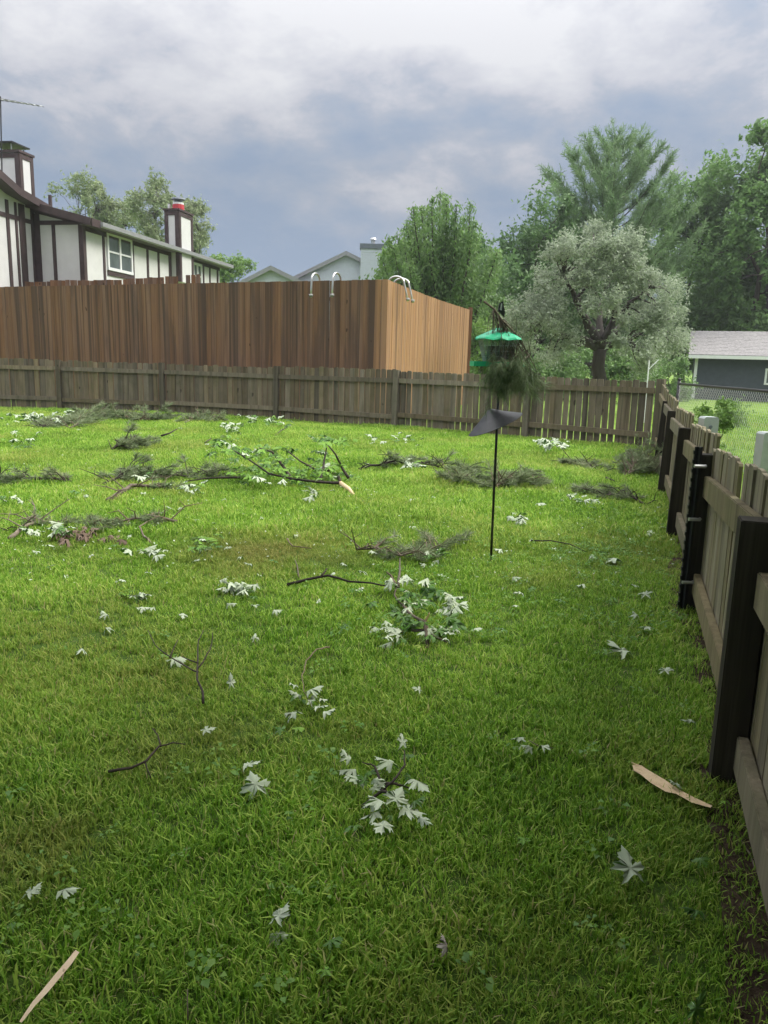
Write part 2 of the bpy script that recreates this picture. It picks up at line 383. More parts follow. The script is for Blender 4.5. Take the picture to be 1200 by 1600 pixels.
# earth and thatch inside the fences, coloured dark for shade between tufts
ygx = np.arange(-15, 5.01, 0.4); ygy = np.arange(-3, 21.01, 0.4); yv = []; yf = []; idx = {}
def yp(i, j):
    if (i, j) not in idx:
        idx[(i, j)] = len(yv); x, y = float(ygx[i]), float(ygy[j]); x = min(x, side_x(y) + .04); y = min(y, far_y(x) + .04)
        yv.append((x, y, gh(x, y) + 0.004))
    return idx[(i, j)]
for i in range(len(ygx) - 1):
    for j in range(len(ygy) - 1):
        if ygx[i] < side_x(ygy[j]) and ygy[j] < far_y(ygx[i]): yf.append((yp(i, j), yp(i + 1, j), yp(i + 1, j + 1), yp(i, j + 1)))
ym = bpy.data.meshes.new('yard_ground'); ym.from_pydata(yv, [], yf); ym.materials.append(MATS['thatch']); ym.polygons.foreach_set('use_smooth', [True] * len(ym.polygons))
struct('yard_ground', ym)
# bare strip of soil along the side fence
sv = []; sf = []
for i in range(45):
    y = 1.2 + i * 0.28; x1 = side_x(y) + 0.10; x0 = x1 - 0.15 - 0.03 * math.sin(i * 1.7) - 0.05 * math.sin(i * 0.6)
    sv += [(x0, y, gh(x0, y) + 0.010), (x1, y, gh(x1, y) + 0.010)]
    if i: sf.append((2 * i - 2, 2 * i - 1, 2 * i + 1, 2 * i))
sm = bpy.data.meshes.new('soil_strip'); sm.from_pydata(sv, [], sf); sm.materials.append(MATS['bare_soil'])
struct('soil_strip', sm)

# ------------------------------------------------------------------ grass: tufts on points
def tuft(name, nb, rad, h0, h1, w, lean=0.55):
    V = []; tone = []
    for i in range(nb):
        a = U(0, 6.283); r = rad * math.sqrt(random.random())
        p = Vector((r * math.cos(a), r * math.sin(a), -0.004))
        da = U(0, 6.283); d = Vector((math.cos(da), math.sin(da), 0)); sd_ = Vector((-d.y, d.x, 0))
        h = U(h0, h1); ln = h * U(0.15, lean * 1.6); wd = w * U(0.6, 1.2)
        mid = p + Vector((0, 0, h * 0.6)) + d * ln * 0.35
        tip = p + Vector((0, 0, h * U(0.75, 1.0))) + d * ln
        V.append([p - sd_ * wd / 2, p + sd_ * wd / 2, mid + sd_ * wd * 0.42, mid - sd_ * wd * 0.42])
        V.append([mid - sd_ * wd * 0.42, mid + sd_ * wd * 0.42, tip + sd_ * wd * 0.06, tip - sd_ * wd * 0.06])
        tn = random.random() ** 1.15
        if random.random() < 0.06: tn = U(1.2, 1.7)
        tone += [tn, tn]
    return quads_mesh(name, np.array([[list(v) for v in q] for q in V]), 'grass_blade', np.array(tone))
def weed(name, nl):
    V = []; tone = []
    for i in range(nl):
        a = U(0, 6.283); d = Vector((math.cos(a), math.sin(a), 0)); s_ = Vector((-d.y, d.x, 0))
        L = U(0.012, 0.028); h = U(0.0, 0.03); r0 = U(0.0, 0.045)
        b0 = d * r0 + Vector((0, 0, h)); tip = b0 + d * L + Vector((0, 0, U(-0.012, 0.008)))
        md = (b0 + tip) / 2 + Vector((0, 0, 0.006)); wd = L * U(0.3, 0.5)
        V.append([b0, md + s_ * wd, tip, md - s_ * wd]); tone.append(random.random())
    return quads_mesh(name, np.array([[list(v) for v in q] for q in V]), 'weed_leaf', np.array(tone))

def inst_collection(name, meshes):
    c = bpy.data.collections.new(name)
    for i, me in enumerate(meshes):
        c.objects.link(bpy.data.objects.new('%s_%02d' % (name, i), me))
    return c
def scatter(name, pts, rots, scl, coll, label=None, cat=None):
    me = bpy.data.meshes.new(name); me.vertices.add(len(pts)); me.vertices.foreach_set('co', np.asarray(pts, np.float32).reshape(-1))
    a = me.attributes.new('rot', 'FLOAT_VECTOR', 'POINT'); a.data.foreach_set('vector', np.asarray(rots, np.float32).reshape(-1))
    a = me.attributes.new('scl', 'FLOAT', 'POINT'); a.data.foreach_set('value', np.asarray(scl, np.float32))
    me.update()
    o = bpy.data.objects.new(name, me); link(o); o['kind'] = 'stuff'
    if label: o['label'] = label; o['category'] = cat
    g = bpy.data.node_groups.new(name, 'GeometryNodeTree')
    g.interface.new_socket('Geometry', in_out='INPUT', socket_type='NodeSocketGeometry')
    g.interface.new_socket('Geometry', in_out='OUTPUT', socket_type='NodeSocketGeometry')
    gi = N(g, 'NodeGroupInput'); go = N(g, 'NodeGroupOutput')
    ip = N(g, 'GeometryNodeInstanceOnPoints'); ci = N(g, 'GeometryNodeCollectionInfo')
    ci.inputs[0].default_value = coll; ci.inputs[1].default_value = True; ci.inputs[2].default_value = True
    na = N(g, 'GeometryNodeInputNamedAttribute', data_type='FLOAT_VECTOR'); na.inputs[0].default_value = 'rot'
    nb = N(g, 'GeometryNodeInputNamedAttribute', data_type='FLOAT'); nb.inputs[0].default_value = 'scl'
    e2r = N(g, 'FunctionNodeEulerToRotation')
    g.links.new(na.outputs[0], e2r.inputs[0])
    g.links.new(gi.outputs[0], ip.inputs['Points']); g.links.new(ci.outputs[0], ip.inputs['Instance'])
    ip.inputs['Pick Instance'].default_value = True
    g.links.new(e2r.outputs[0], ip.inputs['Rotation']); g.links.new(nb.outputs[0], ip.inputs['Scale'])
    g.links.new(ip.outputs[0], go.inputs[0])
    md = o.modifiers.new('scatter', 'NODES'); md.node_group = g
    return o

near_t = [tuft('near', 26, 0.05, 0.022, 0.056, 0.0054, U(.35, .8)) for _ in range(10)]
far_t = [tuft('far', 26, 0.12, 0.04, 0.085, 0.0075) for _ in range(6)]
tn_coll = inst_collection('grass_tuft', near_t); tf_coll = inst_collection('turf_tuft', far_t)
def lawn_points(y0, y1, dens, keep):
    pts = []
    # bands wide enough for a step to the side
    hw = lambda y: 0.62 * y + 1.0
    area = sum((2 * hw(y)) * 0.1 for y in np.arange(y0, y1, 0.1))
    n = int(area * dens)
    Y = rng.uniform(y0, y1, n * 2); X = rng.uniform(-1, 1, n * 2) * hw(y1)
    ok = (np.abs(X) < hw(Y)); Y = Y[ok][:n]; X = X[ok][:n]
    for x, y in zip(X, Y):
        if keep(x, y): pts.append((x, y, gh(x, y)))
    return pts
def in_yard(x, y):
    sx = side_x(y)
    if x > sx + 0.05: return False
    if x > sx - 0.10 and random.random() < (0.40 if y < 3.0 else 0.2): return False
    return y < far_y(x) - 0.04
def beyond(x, y): return x > side_x(y) + 0.1 and y < 26
def hfield(P):
    x, y = P[:, 0], P[:, 1]
    return 0.95 + 0.15 * np.sin(3.1 * x + 1.3 * np.sin(2.3 * y)) * np.sin(2.7 * y + 1.1 * np.sin(3.7 * x)) + 0.12 * np.sin(9.1 * x + 2 * np.sin(5 * y)) * np.sin(8.3 * y + 1.5)
np_ = lawn_points(1.0, 3.4, 1150, in_yard) + lawn_points(3.4, 6.2, 640, in_yard)
npts = np.array(np_); k = len(np_)
scatter('lawn_grass', npts, np.c_[rng.uniform(-.18, .18, (k, 2)), rng.uniform(0, 6.28, k)], rng.uniform(0.6, 1.2, k) * hfield(npts), tn_coll,
        'short uneven lawn grass in the near half of the yard', 'grass')
fp = lawn_points(6.0, 10.5, 330, in_yard) + lawn_points(10.5, 20.2, 190, in_yard)
fpts = np.array(fp); k = len(fp)
scatter('far_lawn_grass', fpts, np.c_[rng.uniform(-.15, .15, (k, 2)), rng.uniform(0, 6.28, k)], rng.uniform(0.7, 1.25, k) * hfield(fpts), tf_coll,
        'bright lawn grass in the far half of the yard', 'grass')
bp = [q for q in lawn_points(7.0, 26, 30, beyond)]
bpts = np.array(bp); k = len(bp)
scatter('neighbour_grass', bpts, np.c_[rng.uniform(-.15, .15, (k, 2)), rng.uniform(0, 6.28, k)], rng.uniform(0.9, 1.6, k), tf_coll,
        'bright lawn beyond the chain link fence', 'grass')
wd_coll = inst_collection('weed', [weed('weed', 9) for _ in range(5)])
wp = []
for _ in range(330):
    q = gp(U(520, 1075), U(770, 1010)) if random.random() < 0.8 else gp(U(0, 1150), U(700, 1590))
    if in_yard(q.x, q.y): wp.append((q.x, q.y, gh(q.x, q.y) + U(0.015, 0.045)))
for _ in range(160):
    q = gp(random.gauss(930, 60), random.gauss(850, 25))
    if in_yard(q.x, q.y): wp.append((q.x, q.y, gh(q.x, q.y) + U(0.02, 0.06)))
k = len(wp)
scatter('broadleaf_weeds', np.array(wp), np.c_[np.zeros((k, 2)), rng.uniform(0, 6.28, k)], rng.uniform(0.6, 1.2, k), wd_coll,
        'low broadleaf weeds and clover mixed through the lawn', 'weeds')

# ------------------------------------------------------------------ fences
def picket_mesh(name, w, h, th, mat, ear=0.02):
    mb = MB(); pts = [(-w / 2, 0, 0), (w / 2, 0, 0), (w / 2, 0, h - ear), (w / 2 - ear, 0, h), (-w / 2 + ear, 0, h), (-w / 2, 0, h - ear)]
    mb.poly_prism([(x, -th / 2, z) for x, _, z in pts], (0, th, 0)); return mb.mesh(name, mat)
def soften(me, w=0.005):
    import bmesh
    bm = bmesh.new(); bm.from_mesh(me); bmesh.ops.bevel(bm, geom=list(bm.edges), offset=w, segments=2, affect='EDGES'); bm.to_mesh(me); bm.free(); return me
def box_mesh(name, sx, sy, sz, mat, bev=0.004):
    mb = MB(); mb.box((0, 0, sz / 2), (sx, sy, sz)); return soften(mb.mesh(name, mat), bev)

far_fence = thing('picket_fence', 'low weathered brown picket fence with rails and posts running across the back of the yard', 'fence', (*P_FAR[0], 0))
PK = [picket_mesh('picket', w, 1.25, 0.018, 'weathered_picket') for w in (0.118, 0.128, 0.136)]
POST = box_mesh('post', 0.12, 0.11, 1.27, 'weathered_post')
for i in range(len(P_FAR) - 1):
    a = Vector((*P_FAR[i], 0)); b_ = Vector((*P_FAR[i + 1], 0)); d = (b_ - a); L = d.length; d.normalize()
    ang = math.atan2(d.y, d.x); nrm = Vector((d.y, -d.x, 0))
    if nrm.dot(-a) < 0: nrm = -nrm            # toward the yard
    hpan = 1.25 + [(-0.02), 0.0, 0.03, -0.01, 0.0, 0.02, 0][i]
    o = part('post', POST, far_fence, b_ + nrm * 0.05, (U(-.012, .012), U(-.012, .012), ang))
    if i == 0:
        part('post', POST, far_fence, a + nrm * 0.03 - d * 0.05, (0, 0, ang), (1.15, 1, 1.0))
    s_ = 0.07 if i else 0.14
    first = True
    while s_ < L - 0.02:
        me = random.choice(PK); p_ = a + d * s_ + nrm * U(-0.004, 0.004)
        part('picket', me, far_fence, (p_.x, p_.y, U(-0.02, 0.006)), (U(-.01, .01), U(-.012, .012), ang + U(-.03, .03)), (U(0.9, 1.02), 1, hpan / 1.25 + U(-.012, .012)))
        s_ += 0.1315 + (U(0.001, 0.012) if i == 0 else U(0.0, 0.006))
    for zc, nm in ((1.045, 'top_rail'), (0.275, 'bottom_rail')):
        rl = MB(); mid = (a + b_) / 2; n_ = 6
        sag = U(-0.02, 0.012); tl = U(-.012, .012)
        vs = []
        rl.box((0, 0, 0), (L - 0.11, 0.04, 0.10)); me = rl.mesh(nm, 'weathered_rail')
        part(nm, me, far_fence, (mid.x + nrm.x * 0.032, mid.y + nrm.y * 0.032, zc + sag), (0, tl, ang))

side_fence = thing('side_fence', 'weathered picket fence with dark posts running along the right edge of the yard', 'fence', (*P_SIDE[2], 0))
SPK = [picket_mesh('picket', w, 1.22, 0.018, 'side_picket', 0.012) for w in (0.118, 0.128, 0.136)]
SPOST = box_mesh('post', 0.104, 0.10, 0.985, 'dark_post')
sdv = Vector((0.3017, 0.9534, 0)); sang = math.atan2(sdv.y, sdv.x); snr = Vector((-sdv.y, sdv.x, 0))      # snr: into the yard
leans = [0, 0, 0.0, 0.0, 0.02, 0.03, 0.05, 0]
drops = [0.0, -0.13, 0.0, 0.0, 0.0, 0.0, 0.0]
tops = [(1.05, 1.05), (0.98, 0.98), (1.11, 1.00), (1.09, 1.01), (1.09, 1.04), (1.12, 1.10), (1.14, 1.19)]
rail_t = [(0.9, 0.9), (0.86, 0.80), (0.955, 0.83), (0.94, 0.86), (0.94, 0.90), (0.96, 0.96), (0.98, 1.02)]
for i in range(len(P_SIDE) - 1):
    a = Vector((*P_SIDE[i], 0)); b_ = Vector((*P_SIDE[i + 1], 0)); d = b_ - a; L = d.length; d.normalize()
    ang = math.atan2(d.y, d.x)
    if i >= 1:
        part('post', SPOST, side_fence, (a.x, a.y, -0.01), (U(-.01, .01), leans[i], ang - math.pi / 2), (1, 1, [1, 1, 0.995, .985, .985, 1.0, 1.02][i]))
    out = 0.065
    s_ = 0.05 if i > 1 else 0.02
    while s_ < L + (0.04 if i == 1 else 0):
        w_ = random.choice((0, 1, 2)); pw = (0.118, 0.128, 0.136)[w_]
        p_ = a + d * s_ - snr * (out + U(-.003, .003)); f_ = s_ / L
        h_ = tops[i][0] + (tops[i][1] - tops[i][0]) * f_ + U(-.008, .008)
        if i == 2 and 0.80 < s_ < 0.92: h_ = 0.78
        part('picket', SPK[w_], side_fence, (p_.x, p_.y, U(-0.02, 0.0)), (U(-.010, .010), U(-.008, .008), ang + U(-.02, .02)), (1.0, 1, h_ / 1.22))
        s_ += pw + U(0.001, 0.009)
    for (za, zb), nm in ((rail_t[i], 'top_rail'), ((0.27 if i > 1 else 0.19, 0.235 if i > 1 else 0.22), 'bottom_rail')):
        rl = MB(); rl.box((0, 0, 0), (L - 0.106, 0.038, 0.125)); mid = (a + b_) / 2 - snr * (out - 0.032)
        part(nm, soften(rl.mesh(nm, 'side_rail'), .004), side_fence, (mid.x, mid.y, (za + zb) / 2 - .06), (0, -math.atan2(zb - za, L), ang))

# studded steel post strapped to the second wooden post
tp = thing('steel_post', 'black studded steel stake strapped to a dark wooden fence post', 'post', (1.815, 4.50, 0))
q = Vector((1.825, 4.475, 0))
mb = MB(); mb.box((q.x, q.y, 0.50), (0.045, 0.006, 1.02)); mb.box((q.x, q.y - 0.018, 0.50), (0.006, 0.03, 1.02)); part('flange', mb.mesh('flange', 'tpost_paint'), tp)
mb = MB(); mb.box((0, 0, 0), (0.010, 0.014, 0.022)); stud = mb.mesh('stud', 'tpost_paint')
for i in range(18): part('stud', stud, tp, (q.x - 0.026, q.y - 0.004, 0.06 + i * 0.054))
for z in (0.90, 0.585, 0.20):
    mb = MB(); mb.tube([(q.x - 0.03, q.y - 0.036, z), (q.x + 0.035, q.y - 0.036, z), (q.x + 0.04, q.y - 0.02, z)], 0.011, 6)
    part('strap', mb.mesh('strap', 'galvanised'), tp)

# tall stained pool enclosure
TA = Vector((-0.07, 18.6, 0)); TB = Vector((-14.6, 25.0, 0)); TC = Vector((2.82, 28.0, 0))
pool_fence = thing('pool_enclosure', 'tall orange brown stained board enclosure rising behind the low picket fence', 'enclosure', TA)
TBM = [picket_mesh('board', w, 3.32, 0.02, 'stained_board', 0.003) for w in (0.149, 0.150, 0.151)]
TB_LIT = [picket_mesh('board', w, 3.32, 0.02, 'stained_board_lit', 0.003) for w in (0.148, 0.149, 0.151)]
for A, B, ms in ((TA, TB, TBM), (TA, TC, TB_LIT)):
    d = (B - A); L = d.length; d.normalize(); ang = math.atan2(d.y, d.x); s_ = 0.075; j = 0
    while s_ < L:
        p_ = A + d * s_
        nrm = Vector((d.y, -d.x, 0)); nrm = nrm if nrm.dot(-A) > 0 else -nrm
        p_ = p_ + nrm * U(-0.006, 0.006)
        z1 = 1.0 + U(-.0015, .0015)
        if B is TC: z1 -= 0.012 * math.sin(s_ / L * math.pi)
        mm = ms if not (B is TB and s_ < 0.3) else TB_LIT
        part('board', random.choice(mm), pool_fence, p_, (0, U(-.003, .003), ang + U(-.02, .02)), (1.0, 1, z1))
        s_ += 0.1515
    for z in (0.5, 1.9, 2.9):
        mb = MB(); mid = (A + B) / 2; nrm = Vector((d.y, -d.x, 0)); nrm = nrm if nrm.dot(-A) > 0 else -nrm
        mb.box((0, 0, 0), (L - 0.2, 0.04, 0.09)); part('rail', mb.mesh('rail', 'stained_board'), pool_fence, (mid.x - nrm.x * .04, mid.y - nrm.y * .04, z), (0, 0, ang))
mb = MB(); mb.box((0, 0, 1.7), (0.14, 0.14, 3.4)); part('corner_post', mb.mesh('corner_post', 'rear_board'), pool_fence, TC + Vector((0.05, 0.12, 0)))

# rear brown fence behind it
RA = at(312, 437, 25.2); RB = at(-40, 431, 27.5); RA.z = RB.z = 0
rear = thing('rear_fence', 'uneven topped brown board fence showing just above the tall enclosure', 'fence', RA)
d = RB - RA; L = d.length; d.normalize(); ang = math.atan2(d.y, d.x); s_ = 0.08; j = 0
RBM = [picket_mesh('board', w, 4.0, 0.02, 'rear_board', 0.004) for w in (0.14, 0.15)]
gaps = {3, 4}
hh = 0.0
while s_ < L:
    p_ = RA + d * s_
    pt = 3.75 + 0.10 * (1 - s_ / L)
    if j % 9 == 0: hh = U(-0.03, 0.05)
    zt = (3.98 if j < 3 else pt + 0.11 - j * 0.004 if j < 16 else pt + hh * 0.6)
    if j not in gaps:
        part('board', random.choice(RBM), rear, p_, (0, U(-.008, .008), ang), (1, 1, (zt + U(-.015, .015)) / 4.0))
    s_ += 0.155; j += 1
mb = MB(); mid = (RA + RB) / 2; mb.box((0, 0, 0), (L, 0.04, 0.09)); part('rail', mb.mesh('rail', 'rear_board'), rear, (mid.x, mid.y + 0.04, 3.2), (0, 0, ang))

# pool ladder handrails hooked over the enclosure
def ladder(name, label, base, along, outw, sep_, drop, lean):
    t_ = thing(name, label, 'ladder', base, None)
    for sgn in (0, 1):
        p0 = base + along * (sgn * sep_)
        pts = []
        for k_ in range(15):
            th = math.pi * k_ / 14
            pts.append(p0 + outw * (-0.20 * math.cos(th) * -1 * -1 + 0.02) + Vector((0, 0, 0.02 + 0.16 * math.sin(th))))
        pts = [p0 - outw * 0.22 + Vector((0, 0, -0.7))] + [p0 - outw * 0.22 + Vector((0, 0, -0.1))] + pts
        e = pts[-1]
        pts += [e + outw * (0.02 + lean * 0.3) + Vector((0, 0, -drop * 0.5)) , e + outw * (0.03 + lean * .6) + Vector((0, 0, -drop))]
        mb = MB(); mb.tube(pts, 0.024, 8); part('handrail', mb.mesh('handrail', 'stainless', True), t_)
        f_ = pts[-1] + Vector((0, 0, 0.05))
        mb = MB(); mb.tube([f_ + Vector((0, 0, -.03)), f_ + Vector((0, 0, .03))], 0.045, 8); part('flange', mb.mesh('flange', 'ladder_cap', True), t_)
    return t_
dT = (TB - TA).normalized(); nT = Vector((dT.y, -dT.x, 0)); nT = nT if nT.dot(-TA) > 0 else -nT
pl = onplane(527, 436, TA, (dT.x, dT.y)); pl2 = onplane(494, 437, TA, (dT.x, dT.y))
ladder('pool_ladder', 'steel pool ladder handrails hooked over the wide dark face of the enclosure', Vector((pl.x, pl.y, 3.31)), dT, nT, (pl2 - pl).length, 0.42, 0.0)
dC = (TC - TA).normalized(); nC = Vector((dC.y, -dC.x, 0)); nC = nC if nC.x > 0 else -nC
pl = onplane(618, 437, TA, (dC.x, dC.y)); pl2 = onplane(634, 440, TA, (dC.x, dC.y))
ladder('pool_ladder', 'steel pool ladder handrails hooked over the lighter end face of the enclosure', Vector((pl.x, pl.y, 3.28)), dC, nC, 0.45, 0.42, 0.12)

# chain link fence beyond the side fence
CA = Vector((5.12, 13.7, 0)); CB = Vector((4.72, 6.2, 0))
cl_f = thing('chain_link_fence', 'chain link fence with a dark top rail beyond the right side fence', 'fence', CA)
d = (CB - CA); L = d.length; d.normalize(); hgt = 1.2
mb = MB(); mb.tube([CA + Vector((0, 0, hgt)), CB + Vector((0, 0, hgt))], 0.021, 8); part('top_rail', mb.mesh('top_rail', 'black_metal', True), cl_f)
for s_ in (0.0, L):
    p_ = CA + d * s_
    mb = MB(); mb.tube([p_, p_ + Vector((0, 0, hgt + 0.06))], 0.03, 8); mb.tube([p_ + Vector((0, 0, hgt + 0.06)), p_ + Vector((0, 0, hgt + 0.10))], [0.034, 0.012], 8)
    part('post', mb.mesh('post', 'black_metal', True), cl_f)
mb = MB(); st = 0.075
for sg in (1, -1):
    u_ = -hgt
    while u_ < L + hgt:
        u0, u1 = u_, u_ + hgt; z0, z1 = (0.02, hgt) if sg > 0 else (hgt, 0.02)
        if u1 > 0 and u0 < L:
            if u0 < 0: z0 = z0 + (z1 - z0) * (-u0 / hgt); u0 = 0
            if u1 > L: z1 = z0 + (z1 - z0) * ((L - u0) / (u1 - u0)); u1 = L
            mb.tube([CA + d * u0 + Vector((0, 0, z0)), CA + d * u1 + Vector((0, 0, z1))], 0.0022, 3, False)
        u_ += st
o = part('wire_mesh', mb.mesh('wire_mesh', 'galvanised'), cl_f); o['kind'] = 'stuff'

# utility pedestals
def pedestal(label, x, y, Y, top, w):
    t_ = thing('utility_pedestal', label, 'utility box', (x, y, 0), 'utility pedestals beyond the side fence')
    mb = MB(); mb.poly_prism([(x - w / 2, y - w / 2, 0), (x + w / 2, y - w / 2, 0), (x + w / 2, y + w / 2, 0), (x - w / 2, y + w / 2, 0)], (0, 0, top * 0.62)); part('body', mb.mesh('body', 'pedestal_grey'), t_)
    w2 = w * 1.12; r_ = w2 * .12
    pts = [(x - w2 / 2, y - w2 / 2, top * .6), (x + w2 / 2, y - w2 / 2, top * .6), (x + w2 / 2, y - w2 / 2, top - r_), (x + w2 / 2 - r_, y - w2 / 2, top), (x - w2 / 2 + r_, y - w2 / 2, top), (x - w2 / 2, y - w2 / 2, top - r_)]
    mb = MB(); mb.poly_prism(pts, (0, w2, 0)); part('cover', mb.mesh('cover', 'pedestal_grey'), t_)
    mb = MB(); mb.tube([(x - w * .05, y - w2 / 2 - .012, top - .10), (x - w * .05, y - w2 / 2 + .01, top - .10)], 0.018, 8); mb.tube([(x - w * .05, y - w2 / 2 - .008, top - .10), (x - w * .05, y - w2 / 2 - .008, top - .19)], 0.006, 6); part('latch', mb.mesh('latch', 'cap_grey'), t_)
pa = at(1108, 651, 8.0); pedestal('grey utility pedestal standing behind the side fence, its latch side showing', pa.x, pa.y, 8, pa.z, 0.135)
pb = at(1201, 675, 7.4); pedestal('grey utility pedestal cut by the right edge of the photo', pb.x, pb.y, 7.4, pb.z, 0.14)

# ------------------------------------------------------------------ buildings
def slab(pts, vec, mat, name, parent):
    mb = MB(); mb.poly_prism(pts, vec); return part(name, mb.mesh(name, mat), parent)
def beam(a, b, w, depth, nrm, name, mat, parent):
    """flat trim board between a and b, width w in the wall plane, standing proud along nrm"""
    a = Vector(a); b = Vector(b); d = (b - a).normalized(); s_ = d.cross(nrm).normalized() * (w / 2)
    mb = MB(); mb.poly_prism([a - s_, a + s_, b + s_, b - s_], nrm * depth); return part(name, mb.mesh(name, mat), parent)

# Tudor style house on the left
hd = Vector((0.186, 0.9825, 0)); hn = Vector((0.9825, -0.186, 0)); hg = Vector((-0.9825, 0.186, 0))
Wc = at(133, 345, 27.3); Wc.z = 0                      # corner of the long wall and the gable end
EZ = 5.72
tudor = thing('timbered_house', 'white house with dark brown timber trim and two chimneys behind the tall enclosure', 'house', Wc)
LW = 11.4
Wend = Wc + hd * LW
up = lambda p_, z: Vector((p_.x, p_.y, z))
G0 = Wc + hg * 1.95
gz = 0.24
slab([up(Wc, 0), up(Wend, 0), up(Wend, EZ + .05), up(Wc, EZ + .05)], hg * 0.2, 'stucco', 'long_wall', tudor)
slab([up(Wc + hg * .2, 0), up(G0, 0), up(G0, EZ + .5), up(Wc + hg * .2, EZ + .08)], hd * 0.2, 'stucco', 'gable_wall', tudor)
Wg = G0 - hd * 5.2
slab([up(G0 - hd * .0, 0), up(Wg, 0), up(Wg, EZ + 1.5), up(G0, EZ + .52)], hg * 0.2, 'stucco', 'wing_wall', tudor)
slab([up(Wg + hg * .2, 0), up(Wg + hg * 8, 0), up(Wg + hg * 8, EZ + 1.4), up(Wg + hg * .2, EZ + 1.4)], hd * 0.2, 'stucco', 'wing_end_wall', tudor)
# roof of the long part: slope rising away from the long wall
OH = 0.42
def roof_z(s): return EZ + 0.02 + gz * s              # s: distance back from the eave edge line
r0 = Wc + hn * OH - hd * 0.35; r1 = Wend + hn * OH + hd * 0.4
back = 6.0
slab([up(r0, EZ - .02), up(r1, EZ - .02), up(r1 + hg * back, roof_z(back)), up(r0 + hg * back, roof_z(back))], Vector((0, 0, 0.12)), 'shingle_dark', 'roof', tudor)
slab([up(r0, EZ - .06), up(r1, EZ - .06), up(r1 + hg * OH, EZ - .06), up(r0 + hg * OH, EZ - .06)], Vector((0, 0, 0.03)), 'soffit', 'soffit', tudor)
mb = MB(); g0 = r0 + hn * 0.03 + hd * 0.5; g1 = r1 + hn * 0.03
mb.poly_prism([up(g0, EZ - .07), up(g0 + hn * .11, EZ - .04), up(g0 + hn * .12, EZ + .10), up(g0, EZ + .10)], (g1 - g0)); part('gutter', mb.mesh('gutter', 'gutter_grey'), tudor)
beam(up(r0, EZ + .03), up(r0 + hg * 2.4, roof_z(2.4) + .03), 0.24, 0.05, -hd, 'bargeboard', 'trim_brown', tudor)
beam(up(r0, EZ + .02), up(r0 + hd * .55, EZ + .02), 0.24, 0.05, hn, 'fascia', 'trim_brown', tudor)
beam(up(r1, EZ + .03), up(r1 + hg * back, roof_z(back) + .03), 0.2, 0.05, hd, 'bargeboard', 'trim_brown', tudor)
# wing roof: rake rising toward the viewer, with a flared foot
w0 = G0 + hn * 0.5 + hd * 0.3; w1 = Wg + hn * 0.5 - hd * 0.4
wz0, wzm, wz1 = EZ + 0.52, EZ + 0.78, EZ + 2.3
wm = w0 + (w1 - w0) * 0.28
for (a, za), (b_, zb) in (((w0, wz0), (wm, wzm)), ((wm, wzm), (w1, wz1))):
    slab([up(a, za), up(b_, zb), up(b_ + hg * 4, zb), up(a + hg * 4, za)], Vector((0, 0, 0.1)), 'shingle_dark', 'wing_roof', tudor)
    slab([up(a, za - .05), up(b_, zb - .05), up(b_ + hg * .55, zb - .05), up(a + hg * .55, za - .05)], Vector((0, 0, 0.03)), 'soffit', 'wing_soffit', tudor)
    beam(up(a, za + .0), up(b_, zb + .0), 0.24, 0.05, hn, 'bargeboard', 'trim_brown', tudor)
# trim boards
def tv(px, plane_p, dd, nrm, z0, z1, w, py=400):
    p_ = onplane(px, py, plane_p, (dd.x, dd.y)); p_.z = 0
    beam(up(p_, z0), up(p_, z1), w, 0.035, nrm, 'trim_board', 'trim_brown', tudor)
for px, w in ((132, .17), (207, .13), (230, .13), (247, .12), (317, .12), (327, .11), (339, .14)):
    tv(px, Wc, hd, hn, 2.5, EZ - .06, w)
tv(162, Wc, hd, hn, 2.5, EZ - .06, .12)
beam(up(Wc, EZ - .13), up(Wend, EZ - .13), 0.16, 0.03, hn, 'trim_board', 'trim_brown', tudor)
for px, w in ((129, .2), (86, .12), (61, .2)):
    tv(px, Wc, hg, -hd, 2.5, EZ + .02 + (0.05 if px < 120 else 0) + (0.3 if px < 70 else 0), w)
bz = onplane(90, 348, Wc, (hg.x, hg.y)).z
beam(up(Wc, bz), up(G0, bz), 0.14, 0.03, -hd, 'trim_board', 'trim_brown', tudor)
beam(up(Wc, EZ + .03), up(G0, EZ + .48), 0.16, 0.03, -hd, 'trim_board', 'trim_brown', tudor)
for px, w in ((54, .22), (37, .3), (15, .14), (28, .1)):
    tv(px, G0, hd, hn, 2.5, EZ + .55, w)
beam(up(G0, bz), up(Wg, bz), 0.14, 0.03, hn, 'trim_board', 'trim_brown', tudor)
